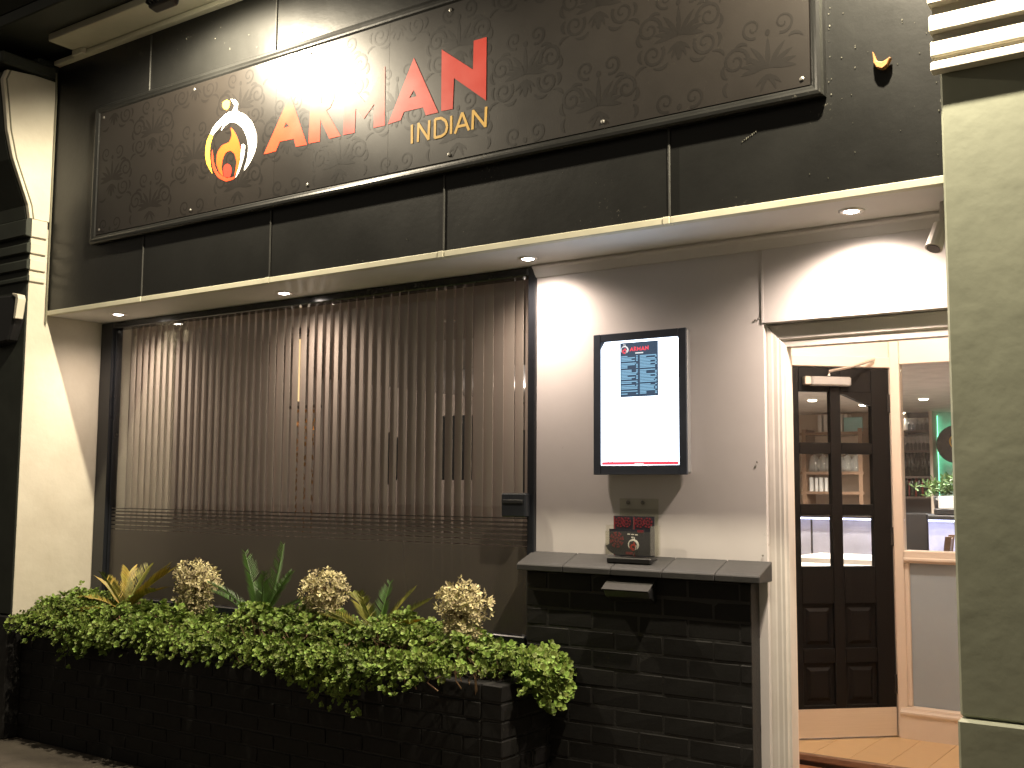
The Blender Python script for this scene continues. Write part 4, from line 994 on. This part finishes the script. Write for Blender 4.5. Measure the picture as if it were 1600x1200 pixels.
# plant, till and stool at the bar
c = at(1474, 760, 6.5)
pp = thing('potted_plant', 'leafy potted plant on the bar counter before the round sign', 'potted plant', (c.x, 6.5, 1.245))
MB().lathe([(.05, 0), (.075, .01), (.09, .16), (.08, .16), (.06, .02)], (c.x, 6.5, 1.246), 14).build('pot', M['black'], pp, smooth=True)
lb = MB(); rd = random.Random(8)
for i in range(60): leaf_rosette(lb, (c.x+rd.gauss(0, .09), 6.5+rd.gauss(0, .07), 1.48+rd.gauss(0, .05)), (rd.gauss(0, 1), rd.gauss(0, 1), 1), .06, 5, rd, .2)
lb.build('foliage', M['plant'], pp)
c = at(1471, 790, 6.2)
tl = thing('till', 'pale till display standing on the bar counter', 'till', (c.x, 6.3, 1.245))
MB().box(c.x-.09, c.x+.09, 6.3, 6.45, 1.246, 1.30).build('base', M['black'], tl, .006); MB().box(c.x-.06, c.x+.09, 6.34, 6.36, 1.30, 1.41).build('display', M['paper'], tl, .004)
# shelving seen through the door panes
YD = 7.9
su = thing('shelf_unit', 'oak shelf unit with jars seen through the door panes', 'shelving', (-4, YD, LF))
q0, q1 = at(1252, 672, YD), at(1348, 790, YD)
for py in (675, 737, 768): z_ = at(1300, py, YD).z; MB().box(q0.x-.02, q1.x+.02, YD, YD+.28, z_-.03, z_).build('shelf', M['wood'], su)
for px in (1256, 1344): x_ = at(px, 700, YD).x; MB().box(x_-.022, x_+.022, YD-.004, YD+.285, .3, q0.z+.006).build('upright', M['wood'], su)
MB().box(q0.x, q1.x, YD+.286, YD+.30, .3, q0.z).build('back_board', M['room'], su)
o = MB().box(-6.0, at(1395, 640, YD).x, YD+.31, RY-.001, 2.02, CZ-.002).build('bulkhead', M['room']); tag(o, kind='structure')
jm = MB().lathe([(.001, 0), (.06, .003), (.075, .05), (.07, .13), (.045, .16), (.045, .18), (.02, .19), (.012, .21), (.001, .212)], n=12).mesh('jar', M['thinglass'], smooth=True)
row(1262, 1340, 737, 6, jm, 'jar', 'glass jar on the oak shelf behind the door', 'jar', 'glass jars on the oak shelf', YD, .9)
bk = MB().box(-.02, .02, -.07, .07, 0, .19).mesh('menu_card', M['paper'], .002)
row(1262, 1300, 768, 5, bk, 'menu_card', 'pale upright menu card on the lower oak shelf', 'menu card', 'menu cards on the oak shelf', YD, .8)
row(1276, 1324, 675, 6, bk, 'menu_card', 'folded menu card on the top of the oak shelf', 'menu card', 'menu cards on the top shelf', YD, 1.0)
c = at(1332, 675, YD); o = MB().box(c.x-.1, c.x+.1, YD+.02, YD+.04, c.z+.001, c.z+.16).build('notice_board', M['teal'], None, .003); tag(o, 'teal notice board standing on the oak shelf', 'board')
# tables and chairs
def table(x, y, label):
    t_ = thing('dining_table', label, 'table', (x, y, LF), 'dining tables')
    for a in (-.3, .3):
        for b_ in (-.3, .3): MB().box(x+a-.025, x+a+.025, y+b_-.025, y+b_+.025, LF, .86).build('leg', M['wood'], t_)
    MB().box(x-.4, x+.4, y-.4, y+.4, .861, .89).build('tabletop', M['wood'], t_)
    cb = MB(); cb.box(x-.41, x+.41, y-.41, y+.41, .8915, .897); cb.prism([(x-.412, .898), (x+.412, .898), (x+.40, .62), (x+.2, .60), (x, .63), (x-.2, .60), (x-.40, .62)], y-.417, y-.412, 'y')
    o_ = cb.build('tablecloth', M['cloth']); tag(o_, 'white cloth on the '+label, 'tablecloth', 'white tablecloths')
def chair(x, y, rz, label):
    t_ = thing('dining_chair', label, 'chair', (x, y, LF), 'oak dining chairs'); Mx = Matrix.Translation((x, y, LF)) @ Matrix.Rotation(rz, 4, 'Z')
    for a in (-.19, .19):
        MB().box(a-.02, a+.02, -.2, -.16, 0, .44, Mx).build('leg', M['wood'], t_)
        MB().prism([(.16, 0), (.2, 0), (.2, .45), (.27, 1.0), (.23, 1.0), (.16, .45)], a-.02, a+.02, 'x', Mx).build('back_post', M['wood'], t_)
    MB().box(-.22, .22, -.21, .15, .4405, .48, Mx).build('seat', M['wood'], t_, .006)
    MB().prism([(.205, .72), (.225, .72), (.262, .98), (.242, .98)], -.169, .169, 'x', Mx).build('backrest', M['wood'], t_)
table(-2.72, 4.15, 'dining table nearest the inner door'); table(-2.98, 5.55, 'dining table close to the lit bar')
chair(-3.45, 4.3, R(80), 'oak chair left of the near white table'); chair(-2.10, 4.1, R(-80), 'oak chair right of the near table'); chair(-2.36, 5.35, R(90), 'oak chair between the two white tables')
c = at(1412, 820, 5.2)
st = thing('bar_stool', 'black high backed bar stool in front of the lit counter', 'stool', (c.x, 5.4, LF))
for a in (-.15, .15):
    for b_ in (-.15, .15): MB().box(c.x+a-.015, c.x+a+.015, 5.4+b_-.015, 5.4+b_+.015, LF, .9).build('leg', M['black'], st)
MB().box(c.x-.19, c.x+.19, 5.21, 5.59, .901, .96).build('seat', M['black'], st, .01); MB().box(c.x-.19, c.x+.19, 5.18, 5.209, .93, 1.28).build('backrest', M['black'], st, .01)
# ceiling downlights of the restaurant
def at_z(px, py, z):
    d = _f + _r2*(px-800)/FPX - _u2*(py-600)/FPX
    return CAM + d*((z-CAM.z)/d.z)
SP = [at_z(1427, 648, CZ), at_z(1443, 622, CZ), at_z(1269, 624, CZ), Vector((-1.9, 5.6, CZ)), Vector((-2.3, 4.2, CZ)), Vector((-3.2, 5.0, CZ)), Vector((-1.2, 4.0, CZ)), Vector((-3.3, 7.0, CZ))]
for k, q in enumerate(SP):
    x_, y_ = q.x, min(q.y, 8.3)
    t_ = thing('ceiling_spot', 'warm recessed ceiling spot '+('over the glasses of the back bar', 'before the back bar, nearer the lobby window', 'glimpsed through the top left door pane', 'over the bar counter front', 'over the nearest white table', 'over the far white table', 'near the lobby screen', 'before the oak shelf unit')[k], 'downlight', (x_, y_, CZ), 'restaurant ceiling spots')
    MB().lathe([(.055, 0), (.055, -.006), (.045, -.008)], (x_, y_, CZ), 14).build('rim', M['steel'], t_)
    MB().lathe([(.044, -.009), (.03, -.020)], (x_, y_, CZ), 14).build('lamp_face', M['innerdown'], t_)
    lamp('spot_source', 'SPOT', (x_, y_, CZ-.05), 150, (1, .90, .80), t_, .04, (x_, y_, 0), R(150), .6)
for o in scene.objects:
    if '_local' in o: del o['_local']
